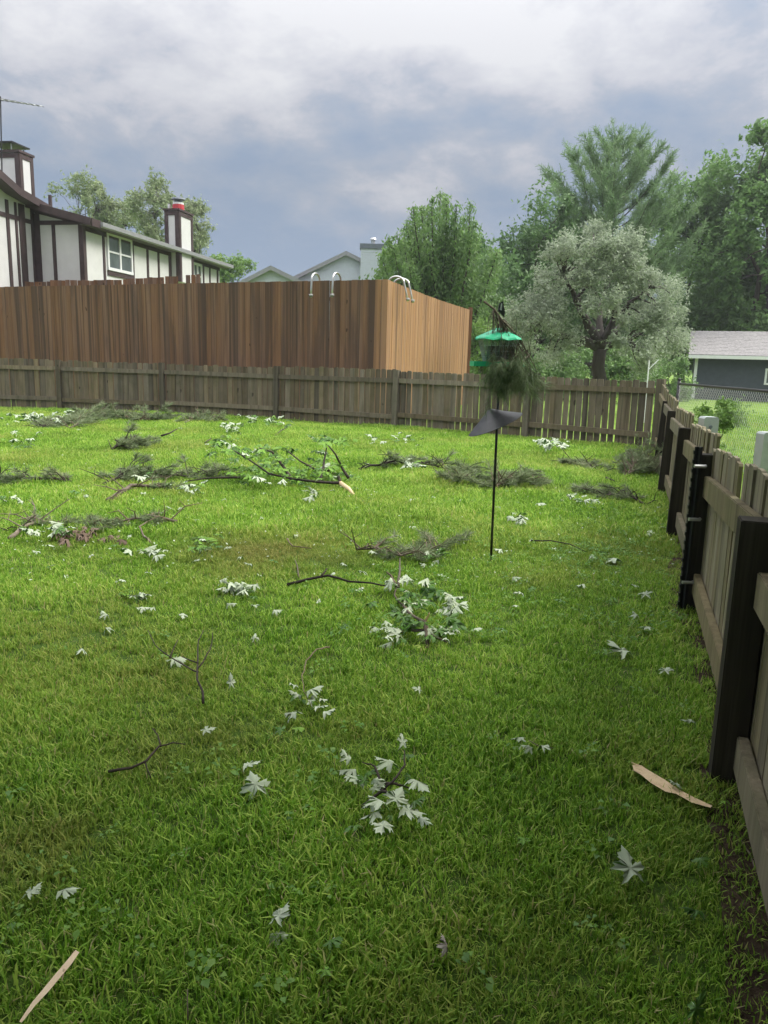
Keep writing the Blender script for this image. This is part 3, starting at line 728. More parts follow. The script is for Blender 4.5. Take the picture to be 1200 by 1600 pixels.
# windows on the long wall
def win(px0, px1, py0, py1, label=None):
    a = onplane(px0, py0, Wc, (hd.x, hd.y)); b_ = onplane(px1, py0, Wc, (hd.x, hd.y)); zt = a.z; zb = onplane(px0, py1, Wc, (hd.x, hd.y)).z
    a = up(a, 0); b_ = up(b_, 0); L_ = (b_ - a).length; d_ = (b_ - a).normalized(); fw_ = 0.10
    mb = MB()
    def rect(u0, u1, z0, z1, dep0, dep1):
        mb.poly_prism([up(a + d_ * u0 + hn * dep0, z0), up(a + d_ * u1 + hn * dep0, z0), up(a + d_ * u1 + hn * dep0, z1), up(a + d_ * u0 + hn * dep0, z1)], hn * (dep1 - dep0))
    rect(0, L_, zt - fw_, zt, .0, .06); rect(0, L_, zb, zb + fw_, .0, .07); rect(0, fw_, zb + fw_, zt - fw_, 0, .06); rect(L_ - fw_, L_, zb + fw_, zt - fw_, 0, .06)
    rect(L_ / 2 - .05, L_ / 2 + .05, zb + fw_, zt - fw_, 0, .058)
    w_ = part('window', mb.mesh('window', 'white_trim'), tudor)
    for k_ in (0, 1):
        u0 = fw_ if k_ == 0 else L_ / 2 + .05; u1 = L_ / 2 - .05 if k_ == 0 else L_ - fw_
        mb = MB(); rect(u0, u1, zb + fw_, zt - fw_, .004, .016); part('pane', mb.mesh('pane', 'glass'), w_)
        mb = MB(); zm = (zb + zt) / 2; rect(u0, u1, zm - .03, zm + .03, .018, .045); part('glazing_bar', mb.mesh('glazing_bar', 'white_trim'), w_)
    beam(up(a + hn * .0, zb - .1), up(b_, zb - .1), .16, .04, hn, 'trim_board', 'trim_brown', tudor)
win(165, 204, 362, 421); win(300, 314, 409, 450)
# chimneys
def chimney(px0, px1, px2, pytop, Y, pybot, kind):
    c0 = at(px0, pytop, Y); ztop = c0.z; c1 = onplane(px1, pytop, c0, (hg.x, hg.y)); zb = 4.5 if kind else 6.0
    c0 = up(c0, 0); c1 = up(c1, 0); c2 = up(onplane(px2, pytop, c1, (hd.x, hd.y)), 0)
    dep = c2 - c1
    ch_ = slab([up(c0, zb), up(c1, zb), up(c2, zb), up(c0 + dep, zb)], Vector((0, 0, ztop - zb)), 'stucco', 'chimney', tudor)
    def bm2(*a): 
        o_ = beam(*a); o_.parent = ch_; o_.location = -wloc(ch_)
        return o_
    for pt, dd, nn, ln in ((c0, (c1 - c0).normalized(), -hd, (c1 - c0).length), (c1, hd, hn, dep.length)):
        bw = .16
        bm2(up(pt + dd * bw / 2, zb), up(pt + dd * bw / 2, ztop - .01), bw, .03, nn, 'trim_board', 'trim_brown', tudor)
        bm2(up(pt + dd * (ln - bw / 2), zb), up(pt + dd * (ln - bw / 2), ztop - .01), bw, .03, nn, 'trim_board', 'trim_brown', tudor)
        bm2(up(pt + dd * bw, ztop - .1), up(pt + dd * (ln - bw), ztop - .1), bw, .028, nn, 'trim_board', 'trim_brown', tudor)
    e_ = 0.06
    cc = (c0 + c2) / 2
    mb = MB(); mb.poly_prism([up(c0 + hg * e_ - hd * e_, ztop), up(c1 - hg * e_ - hd * e_, ztop), up(c2 - hg * e_ + hd * e_, ztop), up(c0 + dep + hg * e_ + hd * e_, ztop)], (0, 0, .08))
    o_ = part('chimney_cap', mb.mesh('chimney_cap', 'trim_brown'), ch_)
    return ch_, c0, c1, c2, cc, ztop, zb
ch1, c0, c1, c2, cc, zt, zb = chimney(-22, 29, 50, 239, 29.3, 300, 0)
for s1, s2 in ((-1, -1), (1, -1), (1, 1), (-1, 1)):
    p_ = cc + hg * (.35 * s1) + hd * (.35 * s2); mb = MB(); mb.tube([up(p_, zt + .08), up(p_, zt + .3)], .025, 5); part('spark_guard_leg', mb.mesh('spark_guard_leg', 'galvanised'), ch1)
mb = MB(); mb.poly_prism([up(cc + hg * .5 - hd * .5, zt + .3), up(cc - hg * .5 - hd * .5, zt + .3), up(cc - hg * .5 + hd * .5, zt + .3), up(cc + hg * .5 + hd * .5, zt + .3)], (0, 0, .05)); part('lid', mb.mesh('lid', 'black_metal'), ch1)
ch2, c0, c1, c2, cc, zt, zb = chimney(257, 279, 300, 329, 33.5, 385, 1)
mb = MB(); mb.tube([up(cc, zt + .08), up(cc, zt + .34)], .24, 12); part('flue', mb.mesh('flue', 'red_paint', False), ch2)
mb = MB(); mb.tube([up(cc, zt + .34), up(cc, zt + .42)], .23, 12); part('flue_band', mb.mesh('flue_band', 'white_trim'), ch2)
mb = MB(); mb.tube([up(cc, zt + .42), up(cc, zt + .5), up(cc, zt + .54), up(cc, zt + .60)], [.15, .15, .30, .26], 12); part('flue_cowl', mb.mesh('flue_cowl', 'cap_grey'), ch2)
mb = MB(); p_ = cc + hg * .42; mb.tube([up(p_, zt + .08), up(p_, zt + .38)], .06, 8); part('vent_pipe', mb.mesh('vent_pipe', 'white_trim'), ch2)
# chimney chase below the eave
k0 = up(onplane(266, 400, Wc, (hd.x, hd.y)), 0); k1 = up(onplane(296, 400, Wc, (hd.x, hd.y)), 0)
# roof vent stack
vp = at(78, 305, 29.5); mb = MB(); mb.tube([up(vp, 5.9), up(vp, vp.z)], .07, 8); part('vent_stack', mb.mesh('vent_stack', 'trim_brown'), tudor)
tv(266, Wc, hd, hn, 2.5, EZ - .06, .34); tv(282, Wc, hd, hn, 2.5, EZ - .06, .3); tv(298, Wc, hd, hn, 2.5, EZ - .06, .14)

# TV antenna on a mast
an = at(1, 157, 26.5); ab = at(0, 240, 26.5)
ant = thing('tv_antenna', 'thin metal television antenna on a mast above the timbered house', 'antenna', (ab.x, ab.y, 6.6))
mb = MB(); mb.tube([(ab.x, ab.y, 6.6), (an.x, an.y, an.z + .12)], .022, 6); part('mast', mb.mesh('mast', 'black_metal'), ant)
mb = MB(); e0 = at(-30, 150, 26.0); e1 = at(66, 166, 27.2); e1.z -= 0.0
mb.tube([e0, e1], .014, 5); part('boom', mb.mesh('boom', 'galvanised'), ant)
for i in range(9):
    c_ = e0 + (e1 - e0) * (0.12 + i * 0.105); l_ = 0.65 - 0.055 * i
    w_ = Vector((0.25, 0.95, 0.12)).normalized()
    mb = MB(); mb.tube([c_ - w_ * l_, c_ + w_ * l_], .008, 4); part('element', mb.mesh('element', 'black_metal'), ant)

# pale siding house far behind
ph = thing('pale_house', 'pale grey sided house with gables and a chimney far behind the enclosure', 'house', at(500, 470, 50))
def gable(pxl, pxr, pxp, pyp, pye, Y, dep, nm):
    l_ = at(pxl, pye, Y); r_ = at(pxr, pye, Y); pk = at(pxp, pyp, Y); r_.z = l_.z
    # lapped siding: each course leans out a little
    z = 0.0; mb = MB(); zt_ = pk.z
    while z < zt_ - .02:
        z1 = min(z + 0.14, zt_)
        def xs_(zq):
            if zq <= l_.z: return l_.x, r_.x
            f_ = (zq - l_.z) / (pk.z - l_.z); return l_.x + (pk.x - l_.x) * f_, r_.x + (pk.x - r_.x) * f_
        a0, a1 = xs_(z); b0, b1 = xs_(z1)
        mb.add([(a0, Y - .02, z), (a1, Y - .02, z), (b1, Y, z1), (b0, Y, z1), (a0, Y + .05, z), (a1, Y + .05, z)], [(0, 1, 2, 3), (0, 4, 5, 1)]); z = z1
    part('siding', mb.mesh('siding', 'pale_siding'), ph)
    for e_ in (l_, r_):
        sg = -1 if e_ is l_ else 1
        ex = e_ + Vector((sg * 0.35, 0, -0.35 * (pk.z - l_.z) / abs(pk.x - e_.x)))
        mb = MB(); mb.poly_prism([ex + Vector((0, -.3, 0)), pk + Vector((0, -.3, 0)), pk + Vector((0, -.3, .16)), ex + Vector((0, -.3, .16))], (0, dep, 0)); part('roof', mb.mesh('roof', 'shingle_dark'), ph)
        mb = MB(); mb.poly_prism([ex + Vector((0, -.34, -.06)), pk + Vector((0, -.34, -.06)), pk + Vector((0, -.34, .19)), ex + Vector((0, -.34, .19))], (0, .036, 0)); part('bargeboard', mb.mesh('bargeboard', 'gutter_grey'), ph)
gable(385, 470, 424, 421, 441, 46, 7, 'a'); gable(452, 640, 541, 398, 441, 50, 9, 'b')
q0 = at(564, 388, 48.5); q1 = at(601, 388, 48.5)
mb = MB(); mb.box(((q0.x + q1.x) / 2, 49, q0.z / 2), (q1.x - q0.x, 1.0, q0.z)); chm = part('chimney', mb.mesh('chimney', 'pale_siding'), ph)
mb = MB(); mb.box(((q0.x + q1.x) / 2, 49, q0.z + .14), (q1.x - q0.x + .14, 1.14, .28)); part('chimney_cap', mb.mesh('chimney_cap', 'cap_grey'), chm)
mb = MB(); xm = (q0.x + q1.x) / 2; mb.tube([(xm, 49, q0.z + .28), (xm, 49, q0.z + .55), (xm, 49, q0.z + .58), (xm, 49, q0.z + .7)], [.12, .12, .2, .14], 10); part('flue', mb.mesh('flue', 'galvanised'), chm)
nz = q0.z
z = 4.0; mb = MB()
while z < nz - .02:
    mb.box((xm, 48.49, z), (q1.x - q0.x - .02, .02, .012)); z += 0.15
part('siding_shadow_lap', mb.mesh('siding_shadow_lap', 'pale_siding'), chm)

# navy garage on the right
gx = at(1083, 600, 39).x; GY = 39.0; GE = 2.12
gar = thing('navy_garage', 'dark navy sided garage with a grey shingle roof beyond the chain link fence', 'garage', (gx, GY, 0))
mb = MB(); z = 0.0
while z < GE - .02:
    z1 = min(z + 0.13, GE)
    mb.add([(gx, GY - .025, z), (gx + 9, GY - .025, z), (gx + 9, GY, z1), (gx, GY, z1), (gx, GY + .05, z), (gx + 9, GY + .05, z)], [(0, 1, 2, 3), (0, 4, 5, 1)]); z = z1
part('front_siding', mb.mesh('front_siding', 'navy_siding'), gar)
mb = MB(); mb.poly_prism([(gx, GY + .06, 0), (gx, GY + 7, 0), (gx, GY + 7, GE), (gx, GY + 3.5, GE + 1.18), (gx, GY + .06, GE)], (.1, 0, 0)); part('gable_wall', mb.mesh('gable_wall', 'navy_siding'), gar)
rs = MB(); 
mb = MB(); mb.poly_prism([(gx - .35, GY - .45, GE - .08), (gx - .35, GY + 3.5, GE + 1.22), (gx - .35, GY + 3.5, GE + 1.35), (gx - .35, GY - .45, GE + .06)], (10, 0, 0)); rf = part('roof', mb.mesh('roof', 'roof_grey'), gar)
mb = MB(); mb.poly_prism([(gx - .35, GY + 7.4, GE - .08), (gx - .35, GY + 3.5, GE + 1.22), (gx - .35, GY + 3.5, GE + 1.35), (gx - .35, GY + 7.4, GE + .06)], (10, 0, 0)); part('roof', mb.mesh('roof', 'roof_grey'), gar)
# shingle courses, staggered tabs
mb = MB(); slope = Vector((0, 3.95, 1.30)); sl = slope.normalized(); nrm_ = Vector((0, -sl.z, sl.y)); nc = 17
for i in range(nc):
    base_ = Vector((gx - .35, GY - .45, GE + .065)) + slope * (i / nc)
    x_ = U(-.3, 0)
    while x_ < 10:
        w_ = U(.28, .42); a_ = max(x_, 0); e_ = min(x_ + w_ - .012, 10)
        if e_ > a_:
            p0 = base_ + Vector((a_, 0, 0)); p1 = base_ + Vector((e_, 0, 0)); q_ = sl * (4.16 / nc * 1.05); th = nrm_ * U(.008, .018)
            mb.add([p0 + th, p1 + th, p1 + q_ + nrm_ * .003, p0 + q_ + nrm_ * .003, p0, p1], [(0, 1, 2, 3), (4, 5, 1, 0)])
        x_ += w_
o = part('shingles', mb.mesh('shingles', 'roof_grey'), rf); o['kind'] = 'stuff'
mb = MB(); mb.box((gx + 4.65, GY - .48, GE - .04), (10, .05, .16)); part('fascia', mb.mesh('fascia', 'white_trim'), gar)
mb = MB(); mb.box((gx + .05, GY - .045, GE / 2), (.14, .04, GE)); part('corner_board', mb.mesh('corner_board', 'white_trim'), gar)
w0_ = at(1187, 577, GY); w1_ = at(1187, 599, GY)
fr = MB(); x0 = w0_.x; zt, zb = w0_.z, w1_.z
for bx_ in (((x0 + .55, GY - .05, zt), (1.2, .06, .09)), ((x0 + .55, GY - .05, zb), (1.2, .06, .09)), ((x0, GY - .052, (zt + zb) / 2), (.09, .06, zt - zb - .09)), ((x0 + 1.1, GY - .052, (zt + zb) / 2), (.09, .06, zt - zb - .09)), ((x0 + .55, GY - .048, (zt + zb) / 2), (.06, .05, zt - zb - .09))):
    fr.box(*bx_)
wn = part('window', fr.mesh('window', 'white_trim'), gar)
for k_ in (0, 1):
    mb = MB(); mb.box((x0 + .28 + k_ * .54, GY - .04, (zt + zb) / 2), (.44, .02, zt - zb - .1)); part('pane', mb.mesh('pane', 'glass'), wn)

gar.rotation_euler.z = -0.36

# ------------------------------------------------------------------ trees
def rand_dirs(n):
    v = rng.normal(size=(n, 3)); return v / np.linalg.norm(v, axis=1, keepdims=True)
def leaves_from(P, out, size, aspect, upb=0.3, dirb=None, dirw=0.0):
    """diamond leaves at points P; out = outward direction to bias the faces"""
    n = len(P); nv = rand_dirs(n) + out * 0.6 + np.array([0, 0, upb]); nv /= np.linalg.norm(nv, axis=1, keepdims=True)
    a = rand_dirs(n)
    if dirb is not None: a = a * (1 - dirw) + dirb * dirw
    a -= nv * np.sum(a * nv, axis=1, keepdims=True); a /= np.linalg.norm(a, axis=1, keepdims=True) + 1e-9
    b = np.cross(nv, a); s = size * rng.uniform(0.6, 1.35, (n, 1))
    droop = np.array([0, 0, -1]) * s * 0.15
    return np.stack([P - a * s, P + b * s * aspect, P + a * s + droop, P - b * s * aspect], axis=1)
def spray(c_, r_, n_, cen, upw=0.35, k=9):
    """leaves strung along short shoots fanning out of a clump centre"""
    ns = max(5, n_ // k); c_ = np.array(c_); od = c_ - np.array(cen); od /= np.linalg.norm(od) + 1e-6
    d_ = rand_dirs(ns) + od * 0.55 + np.array([0, 0, upw]); d_ /= np.linalg.norm(d_, axis=1, keepdims=True)
    o_ = rng.normal(size=(ns, 3)) * r_ * .36
    L = r_ * rng.uniform(.5, 1.35, (ns, 1, 1)); t_ = rng.uniform(0, 1, (ns, k, 1))
    P_ = c_ + o_[:, None] + d_[:, None] * t_ * L + rng.normal(size=(ns, k, 3)) * r_ * .09
    P_[..., 2] -= (t_[..., 0] ** 2) * r_ * .18
    return P_.reshape(-1, 3), np.repeat(d_, k, axis=0)
def limb(mb, a, b, r0, r1, sag=0.0, n=5, seg=6, wob=0.06):
    a = Vector(a); b = Vector(b); L = (b - a).length; pts = []; rs = []
    for i in range(n + 1):
        f = i / n; p_ = a.lerp(b, f) + Vector((U(-1, 1), U(-1, 1), U(-1, 1))) * L * wob * (1 if 0 < i < n else 0) + Vector((0, 0, sag * L * math.sin(f * math.pi)))
        pts.append(p_); rs.append(r0 + (r1 - r0) * f)
    mb.tube(pts, rs, seg); return pts
def broad_tree(name, label, base, trunk_h, env_c, env_r, nclump, clump_r, nleaf, leaf, mat, bark='bark', aspect=0.45, trunk_r=0.25, group=None, shape=None, limbs=None, upb=0.3, dirb=None, dirw=0.0, multi=1, inner=0.35, minz=None):
    base = Vector(base); t_ = thing(name, label, 'tree', base, group)
    mb = MB(); ec = Vector(env_c); er = Vector(env_r)
    top = Vector((base.x + (ec.x - base.x) * .4, base.y, trunk_h))
    tp_ = limb(mb, base, top, trunk_r * 1.15, trunk_r * .8, 0, 5, 9, 0.03)
    C = []
    tries = 0
    while len(C) < nclump and tries < nclump * 40:
        tries += 1
        v = Vector(rand_dirs(1)[0]) * (inner + (1 - inner) * random.random() ** 0.5)
        p_ = Vector((ec.x + v.x * er.x, ec.y + v.y * er.y, ec.z + v.z * er.z))
        if shape and not shape((p_.z - (ec.z - er.z)) / (2 * er.z), math.hypot(v.x, v.y)): continue
        if minz and p_.z < minz: continue
        C.append(p_)
    mains = []
    nm_ = limbs or max(5, nclump // 9)
    for k_ in range(nm_):
        c_ = C[int(k_ * len(C) / nm_)]
        st_ = tp_[random.choice([3, 4, 5])] if multi == 1 else tp_[random.choice([2, 3, 4, 5])]
        tgt = Vector(st_).lerp(c_, 0.75)
        mains.append(limb(mb, st_, tgt, trunk_r * .5, trunk_r * .16, 0.10, 6, 6, 0.05))
    for c_ in C:
        bestp = min((q_ for l_ in mains for q_ in l_[2:]), key=lambda q_: (q_ - c_).length)
        limb(mb, bestp, c_, trunk_r * .15, trunk_r * .05, 0.06, 3, 4, 0.06)
    part('trunk', mb.mesh('trunk', bark, True), t_)
    P = []; O = []; tone = []
    per = nleaf // len(C)
    for c_ in C:
        r_ = clump_r * U(0.65, 1.3); n_ = int(per * U(.7, 1.3))
        pp, dv = spray(c_, r_, n_, ec, 0.25); n_ = len(pp)
        P.append(pp); O.append(dv); tone.append(rng.uniform(0, 1, n_) * 0.7 + U(0, .3))
    P = np.concatenate(P); O = np.concatenate(O); tone = np.concatenate(tone)
    part('crown', quads_mesh('crown', leaves_from(P, O, leaf, aspect, upb, dirb, dirw), mat, tone), t_)
    return t_

# silvery tree in the middle right
b0 = at(936, 600, 24.0); b0.z = 0
cc_ = at(933, 465, 24.0)
sv_t = thing('silver_leaved_tree', 'round silver green tree with dark forked trunk behind the picket fence', 'tree', b0)
mb = MB()
f1 = at(938, 545, 24)
tr = limb(mb, b0, f1, .23, .19, 0, 4, 10, .03)
mains = []
def pxl(a, b_, r0, r1, dy, n=6): mains.append(limb(mb, a, b_, r0, r1, .05, n, 7, .04)); return mains[-1]
m1 = pxl(f1, at(905, 480, 24.1), .17, .09, 0); pxl(m1[-1], at(880, 430, 23.9), .09, .04, 0); pxl(m1[-1], at(925, 395, 24.1), .08, .03, 0)
m2 = pxl(f1, at(960, 500, 24.1), .17, .1, 0); pxl(m2[-1], at(975, 420, 24.0), .10, .04, 0); pxl(m2[-1], at(1015, 450, 24.1), .08, .03, 0)
m3 = pxl(f1, at(880, 525, 23.9), .14, .08, 0); pxl(m3[-1], at(835, 500, 24.0), .08, .03, 0)
m4 = pxl(f1, at(985, 530, 24.2), .13, .07, 0); pxl(m4[-1], at(1030, 510, 24.4), .07, .03, 0)
pxl(f1, at(940, 470, 25.4), .14, .06, 0); pxl(f1, at(900, 540, 25.6), .11, .05, 0); pxl(f1, at(975, 505, 26), .11, .05, 0)
LOBES = [(932, 378, 34), (960, 392, 26), (885, 408, 34), (985, 408, 36), (852, 452, 36), (908, 440, 36), (960, 440, 38), (1016, 452, 36), (832, 502, 32), (872, 498, 32), (1038, 500, 28), (1000, 492, 36), (925, 478, 26), (822, 540, 24), (862, 548, 24), (1012, 540, 28), (1046, 532, 18), (972, 538, 18), (895, 528, 18), (1000, 566, 14)]
C = []
for lx, ly, lr in LOBES:
    for _ in range(max(3, int(lr * lr / 150))):
        v = Vector(rand_dirs(1)[0]) * random.random() ** .45
        dz_ = -(1 - ((lx - 933) / 135) ** 2) * .9 * random.choice([1, 1, 1.15, -1.4])
        C.append(at(lx + v.x * lr, ly - v.z * lr, 24 + dz_ + v.y * lr * .02))
for c_ in C:
    bp_ = min((q_ for l_ in mains for q_ in l_[1:]), key=lambda q_: (q_ - c_).length); limb(mb, bp_, c_, .035, .012, .05, 3, 4, .07)
part('trunk', mb.mesh('trunk', 'bark', True), sv_t)
P = []; O = []; tone = []
for c_ in C:
    n_ = int(430 * U(.6, 1.4)); pp, dv = spray(c_, U(.26, .46), n_, cc_ - Vector((0, 0, 1.2)), .3, 10); n_ = len(pp)
    P.append(pp); O.append(dv); tone.append(rng.uniform(0, .75, n_) + U(0, .25))
P = np.concatenate(P); O = np.concatenate(O)
part('crown', quads_mesh('crown', leaves_from(P, O, .052, .3, .35, np.array([0, 0, 1.0]), .35), 'olive_leaf', np.concatenate(tone)), sv_t)

# upright green tree behind the enclosure corner: many rising stems
b1 = at(705, 560, 33); b1.z = 0
ut = thing('upright_tree', 'bushy upright green tree with many rising stems behind the enclosure corner', 'tree', b1)
mb = MB(); P = []; O = []; tone = []
for i in range(64):
    fx = U(-1, 1); tpx = 692 + fx * 100; tpy = 305 + 95 * abs(fx + .05) ** 1.6 + abs(random.gauss(0, 28)) + (60 if random.random() < .3 else 0)
    if i == 0: tpx, tpy = 688, 300
    if i == 1: tpx, tpy = 735, 318
    if i == 2: tpx, tpy = 645, 322
    top = at(tpx, tpy, 33 + U(-2.6, 2.6)); st_ = b1 + Vector((U(-.5, .5), U(-.3, .3), U(.6, 1.8)))
    mid = st_.lerp(top, .45) + Vector(((top.x - st_.x) * .25, (top.y - st_.y) * .2, 0))
    pts = [st_.lerp(mid, f).lerp(mid.lerp(top, f), f) for f in np.linspace(0, 1, 8)]
    mb.tube(pts, list(np.linspace(.09, .012, 8)), 5)
    L = (top - st_).length
    n_ = 640
    f = rng.uniform(.22, 1.0, n_) ** .8
    cen = np.array([list(st_.lerp(mid, x).lerp(mid.lerp(top, x), x)) for x in f])
    dv = rand_dirs(n_); rad = (.80 * (1.06 - f) ** .5 + .04)[:, None] * rng.uniform(.05, 1, (n_, 1)) ** .7
    P.append(cen + dv * rad * np.array([1, 1, .9])); O.append(dv); tone.append(rng.uniform(0, .75, n_) + U(0, .25))
limb(mb, b1, b1 + Vector((0, 0, 1.8)), .3, .22, 0, 4, 8, .03)
part('trunk', mb.mesh('trunk', 'bark', True), ut)
P = np.concatenate(P); O = np.concatenate(O)
part('crown', quads_mesh('crown', leaves_from(P, O, .095, .34, .1, np.array([0, 0, 1.0]), .55), 'pear_leaf', np.concatenate(tone)), ut)

# white pine
def pine(name, label, base, ztop, prof, zlow, nwh, group=None, seedv=1):
    t_ = thing(name, label, 'tree', base, group); mb = MB()
    base = Vector(base); top = Vector((base.x, base.y, ztop))
    limb(mb, base, top, .42, .04, 0, 8, 8, .006)
    segs = []
    for i in range(nwh):
        zt_ = zlow + (ztop + .8 - zlow) * ((i + random.random()) / nwh) ** .85; R_ = prof((zt_ - zlow) / (ztop + .8 - zlow))
        L = R_ * U(.6, 1.08); rise = U(.5, .85) + .7 * max(0, (zt_ - zlow) / (ztop - zlow) - .5)
        z0 = max(zlow * .6, min(zt_ - L * rise, ztop - .5)); a_ = i * 2.399 + U(-.4, .4)
        st_ = Vector((base.x, base.y, z0)); tip = Vector((base.x + math.cos(a_) * L, base.y + math.sin(a_) * L, max(zt_, z0 + L * .25)))
        pts = [st_.lerp(tip, g) + Vector((0, 0, -.12 * L * math.sin(math.pi * g))) for g in np.linspace(0, 1, 7)]
        f = (z0 / ztop); mb.tube(pts, list(np.linspace(.08 * (1.1 - f) + .02, .008, 7)), 4)
        for _ in range(int(12 + L * 10)):
            g = U(.30, 1.0); j_ = min(int(g * 6), 5); p_ = pts[j_].lerp(pts[j_ + 1], g * 6 - j_)
            sa = a_ + random.choice([-1, 1]) * U(.15, 1.2); sl_ = U(.3, .95) * (1.3 - g * .55)
            e_ = p_ + Vector((math.cos(sa), math.sin(sa), rise * .55 + U(.0, .7))) * sl_
            segs.append((p_, e_))
        segs.append((pts[5], pts[6]))
    part('trunk', mb.mesh('trunk', 'bark', True), t_)
    A = np.array([list(a) for a, _ in segs]); B = np.array([list(b) for _, b in segs]); n = len(segs); K = 24
    D = B - A; Ln = np.linalg.norm(D, axis=1, keepdims=True); Dn = D / (Ln + 1e-9)
    f = rng.uniform(0.1, 1, (n, K, 1)); P = A[:, None] + D[:, None] * f
    nd = rand_dirs(n * K).reshape(n, K, 3) * .85 + Dn[:, None] * .75 + np.array([0, 0, .18]); nd /= np.linalg.norm(nd, axis=2, keepdims=True)
    sl = rng.uniform(.18, .32, (n, K, 1)); sd_ = np.cross(nd, rand_dirs(n * K).reshape(n, K, 3)); sd_ /= np.linalg.norm(sd_, axis=2, keepdims=True) + 1e-9
    w = .013
    Q = np.stack([P - sd_ * w, P + sd_ * w, P + nd * sl + sd_ * w * .6, P + nd * sl - sd_ * w * .6], axis=2).reshape(-1, 4, 3)
    tone = (rng.uniform(0, .7, (n, K)) + rng.uniform(0, .3, (n, 1))).reshape(-1)
    part('crown', quads_mesh('crown', Q, 'pine_needles', tone), t_); return t_
b2 = at(957, 300, 44); b2.z = 0
pine('white_pine', 'tall pine with airy rounded top rising behind the silvery tree', b2, at(962, 240, 44).z,
     lambda f: 4.6 * max(.02, 1.0 - f ** 4) ** .5, 2.4, 120)
b3 = at(842, 560, 41); b3.z = 0
broad_tree('dark_green_tree', 'mid green tree between the upright tree and the silvery tree', b3, 2.5, at(842, 440, 41), (2.6, 2.4, 3.9), 46, .8, 20000, .11, 'dark_tree_leaf')
# right-hand maple
b4 = at(1190, 560, 46); b4.z = 0
broad_tree('tall_maple', 'tall leafy maple filling the right edge above the garage', b4, 3.5, at(1206, 385, 47), (4.3, 4.4, 6.6), 115, 1.05, 60000, .15, 'maple_tree_leaf', trunk_r=.4)
b5 = at(1068, 560, 50); b5.z = 0
broad_tree('leafy_tree', 'dense green tree behind the garage between the pine and the tall maple', b5, 2.5, at(1075, 428, 50), (3.3, 3, 5.6), 66, .95, 30000, .13, 'maple_tree_leaf', group='dense trees behind the garage')
b6 = at(1150, 560, 56); b6.z = 0
broad_tree('leafy_tree', 'dark dense tree directly behind the garage roof', b6, 2.5, at(1150, 480, 56), (5.5, 3, 4.2), 60, 1.1, 26000, .15, 'dark_tree_leaf', group='dense trees behind the garage')
b7 = at(800, 560, 58); b7.z = 0
broad_tree('leafy_tree', 'dark wide tree far behind the bird feeder', b7, 2.0, at(790, 500, 58), (5.0, 3, 4.6), 55, 1.1, 24000, .15, 'dark_tree_leaf', group='far dark trees')
b8 = at(905, 560, 60); b8.z = 0
broad_tree('leafy_tree', 'dark wide tree far behind the silvery tree trunk', b8, 2.0, at(905, 480, 60), (5.0, 3, 5.2), 55, 1.2, 24000, .16, 'dark_tree_leaf', group='far dark trees')
b9 = at(1010, 560, 58); b9.z = 0
broad_tree('leafy_tree', 'dark wide tree behind the fence corner', b9, 2.0, at(1010, 500, 58), (4.6, 3, 4.6), 55, 1.1, 24000, .15, 'dark_tree_leaf', group='far dark trees')
b10 = at(748, 560, 30); b10.z = 0
broad_tree('green_bush', 'bright green bush between the enclosure end and the bird feeder', b10, .8, at(748, 552, 29.5), (.75, .8, 1.1), 16, .42, 5200, .06, 'bright_bush_leaf', trunk_r=.08)
b11 = at(690, 560, 37); b11.z = 0
broad_tree('leafy_tree', 'dark rounded tree low behind the upright tree', b11, 1.5, at(720, 500, 38), (3.4, 2, 3.4), 40, .9, 18000, .12, 'dark_tree_leaf', group='far dark trees')
# pale trees behind the timbered house
for lab, px_, py_, rx, rz, Y in (('pale feathery tree above the roof near the bigger chimney', 130, 330, 2.2, 2.6, 56), ('pale low tree behind the middle of the timbered roof', 190, 350, 2.2, 1.5, 58),
                             ('pale wispy tree rising beside the red flue chimney', 243, 335, 1.3, 2.7, 55), ('pale tree drooping to the right of the red flue chimney', 302, 358, 1.2, 2.0, 57)):
    bb_ = at(px_, 560, Y); bb_.z = 0; e_ = at(px_, py_, Y)
    broad_tree('pale_tree', lab, bb_, e_.z - rz * 1.1, e_, (rx, 2, rz), 30, .58, 8500, .115, 'pale_tree_leaf', trunk_r=.16, group='pale trees behind the timbered house', aspect=.35)
for lab, px_, py_, rx, rz, Y in (('small light green tree beside the timbered house eave', 362, 428, 1.25, 1.5, 50),):
    bb_ = at(px_, 560, Y); bb_.z = 0; e_ = at(px_, py_, Y)
    broad_tree('light_green_tree', lab, bb_, 2.0, e_, (rx, 1.2, rz), 18, .5, 5200, .09, 'bright_bush_leaf', trunk_r=.12)
b12 = at(618, 470, 36); b12.z = 0
broad_tree('light_green_tree', 'small light green tree just right of the pale house chimney', b12, 2.0, at(618, 430, 36), (.6, .8, 1.1), 12, .4, 4200, .085, 'bright_bush_leaf', trunk_r=.08)
# bush by the chain link fence
b13 = at(1108, 660, 11.0); b13.z = 0
broad_tree('weedy_bush', 'leafy green bush growing through the chain link fence', (4.86, 11.3, 0), .35, (4.86, 11.3, .55), (.26, .35, .5), 14, .17, 3600, .03, 'bright_bush_leaf', trunk_r=.02)
# low shrubs behind the picket fence under the silvery tree
for px_, Y, rr_, lab in ((880, 33, 1.3, 'dark shrub under the silvery tree, nearer the bird feeder'), (985, 32, 1.2, 'dark shrub just right of the silvery tree trunk'), (1048, 36, 1.3, 'dark shrub between the fence corner and the garage')):
    bb_ = at(px_, 590, Y); bb_.z = 0
    broad_tree('shrub', lab, bb_, .5, (bb_.x, bb_.y, 1.2), (rr_, .9, 1.1), 22, .45, 7000, .07, 'pear_leaf', trunk_r=.06, group='shrubs behind the picket fence')
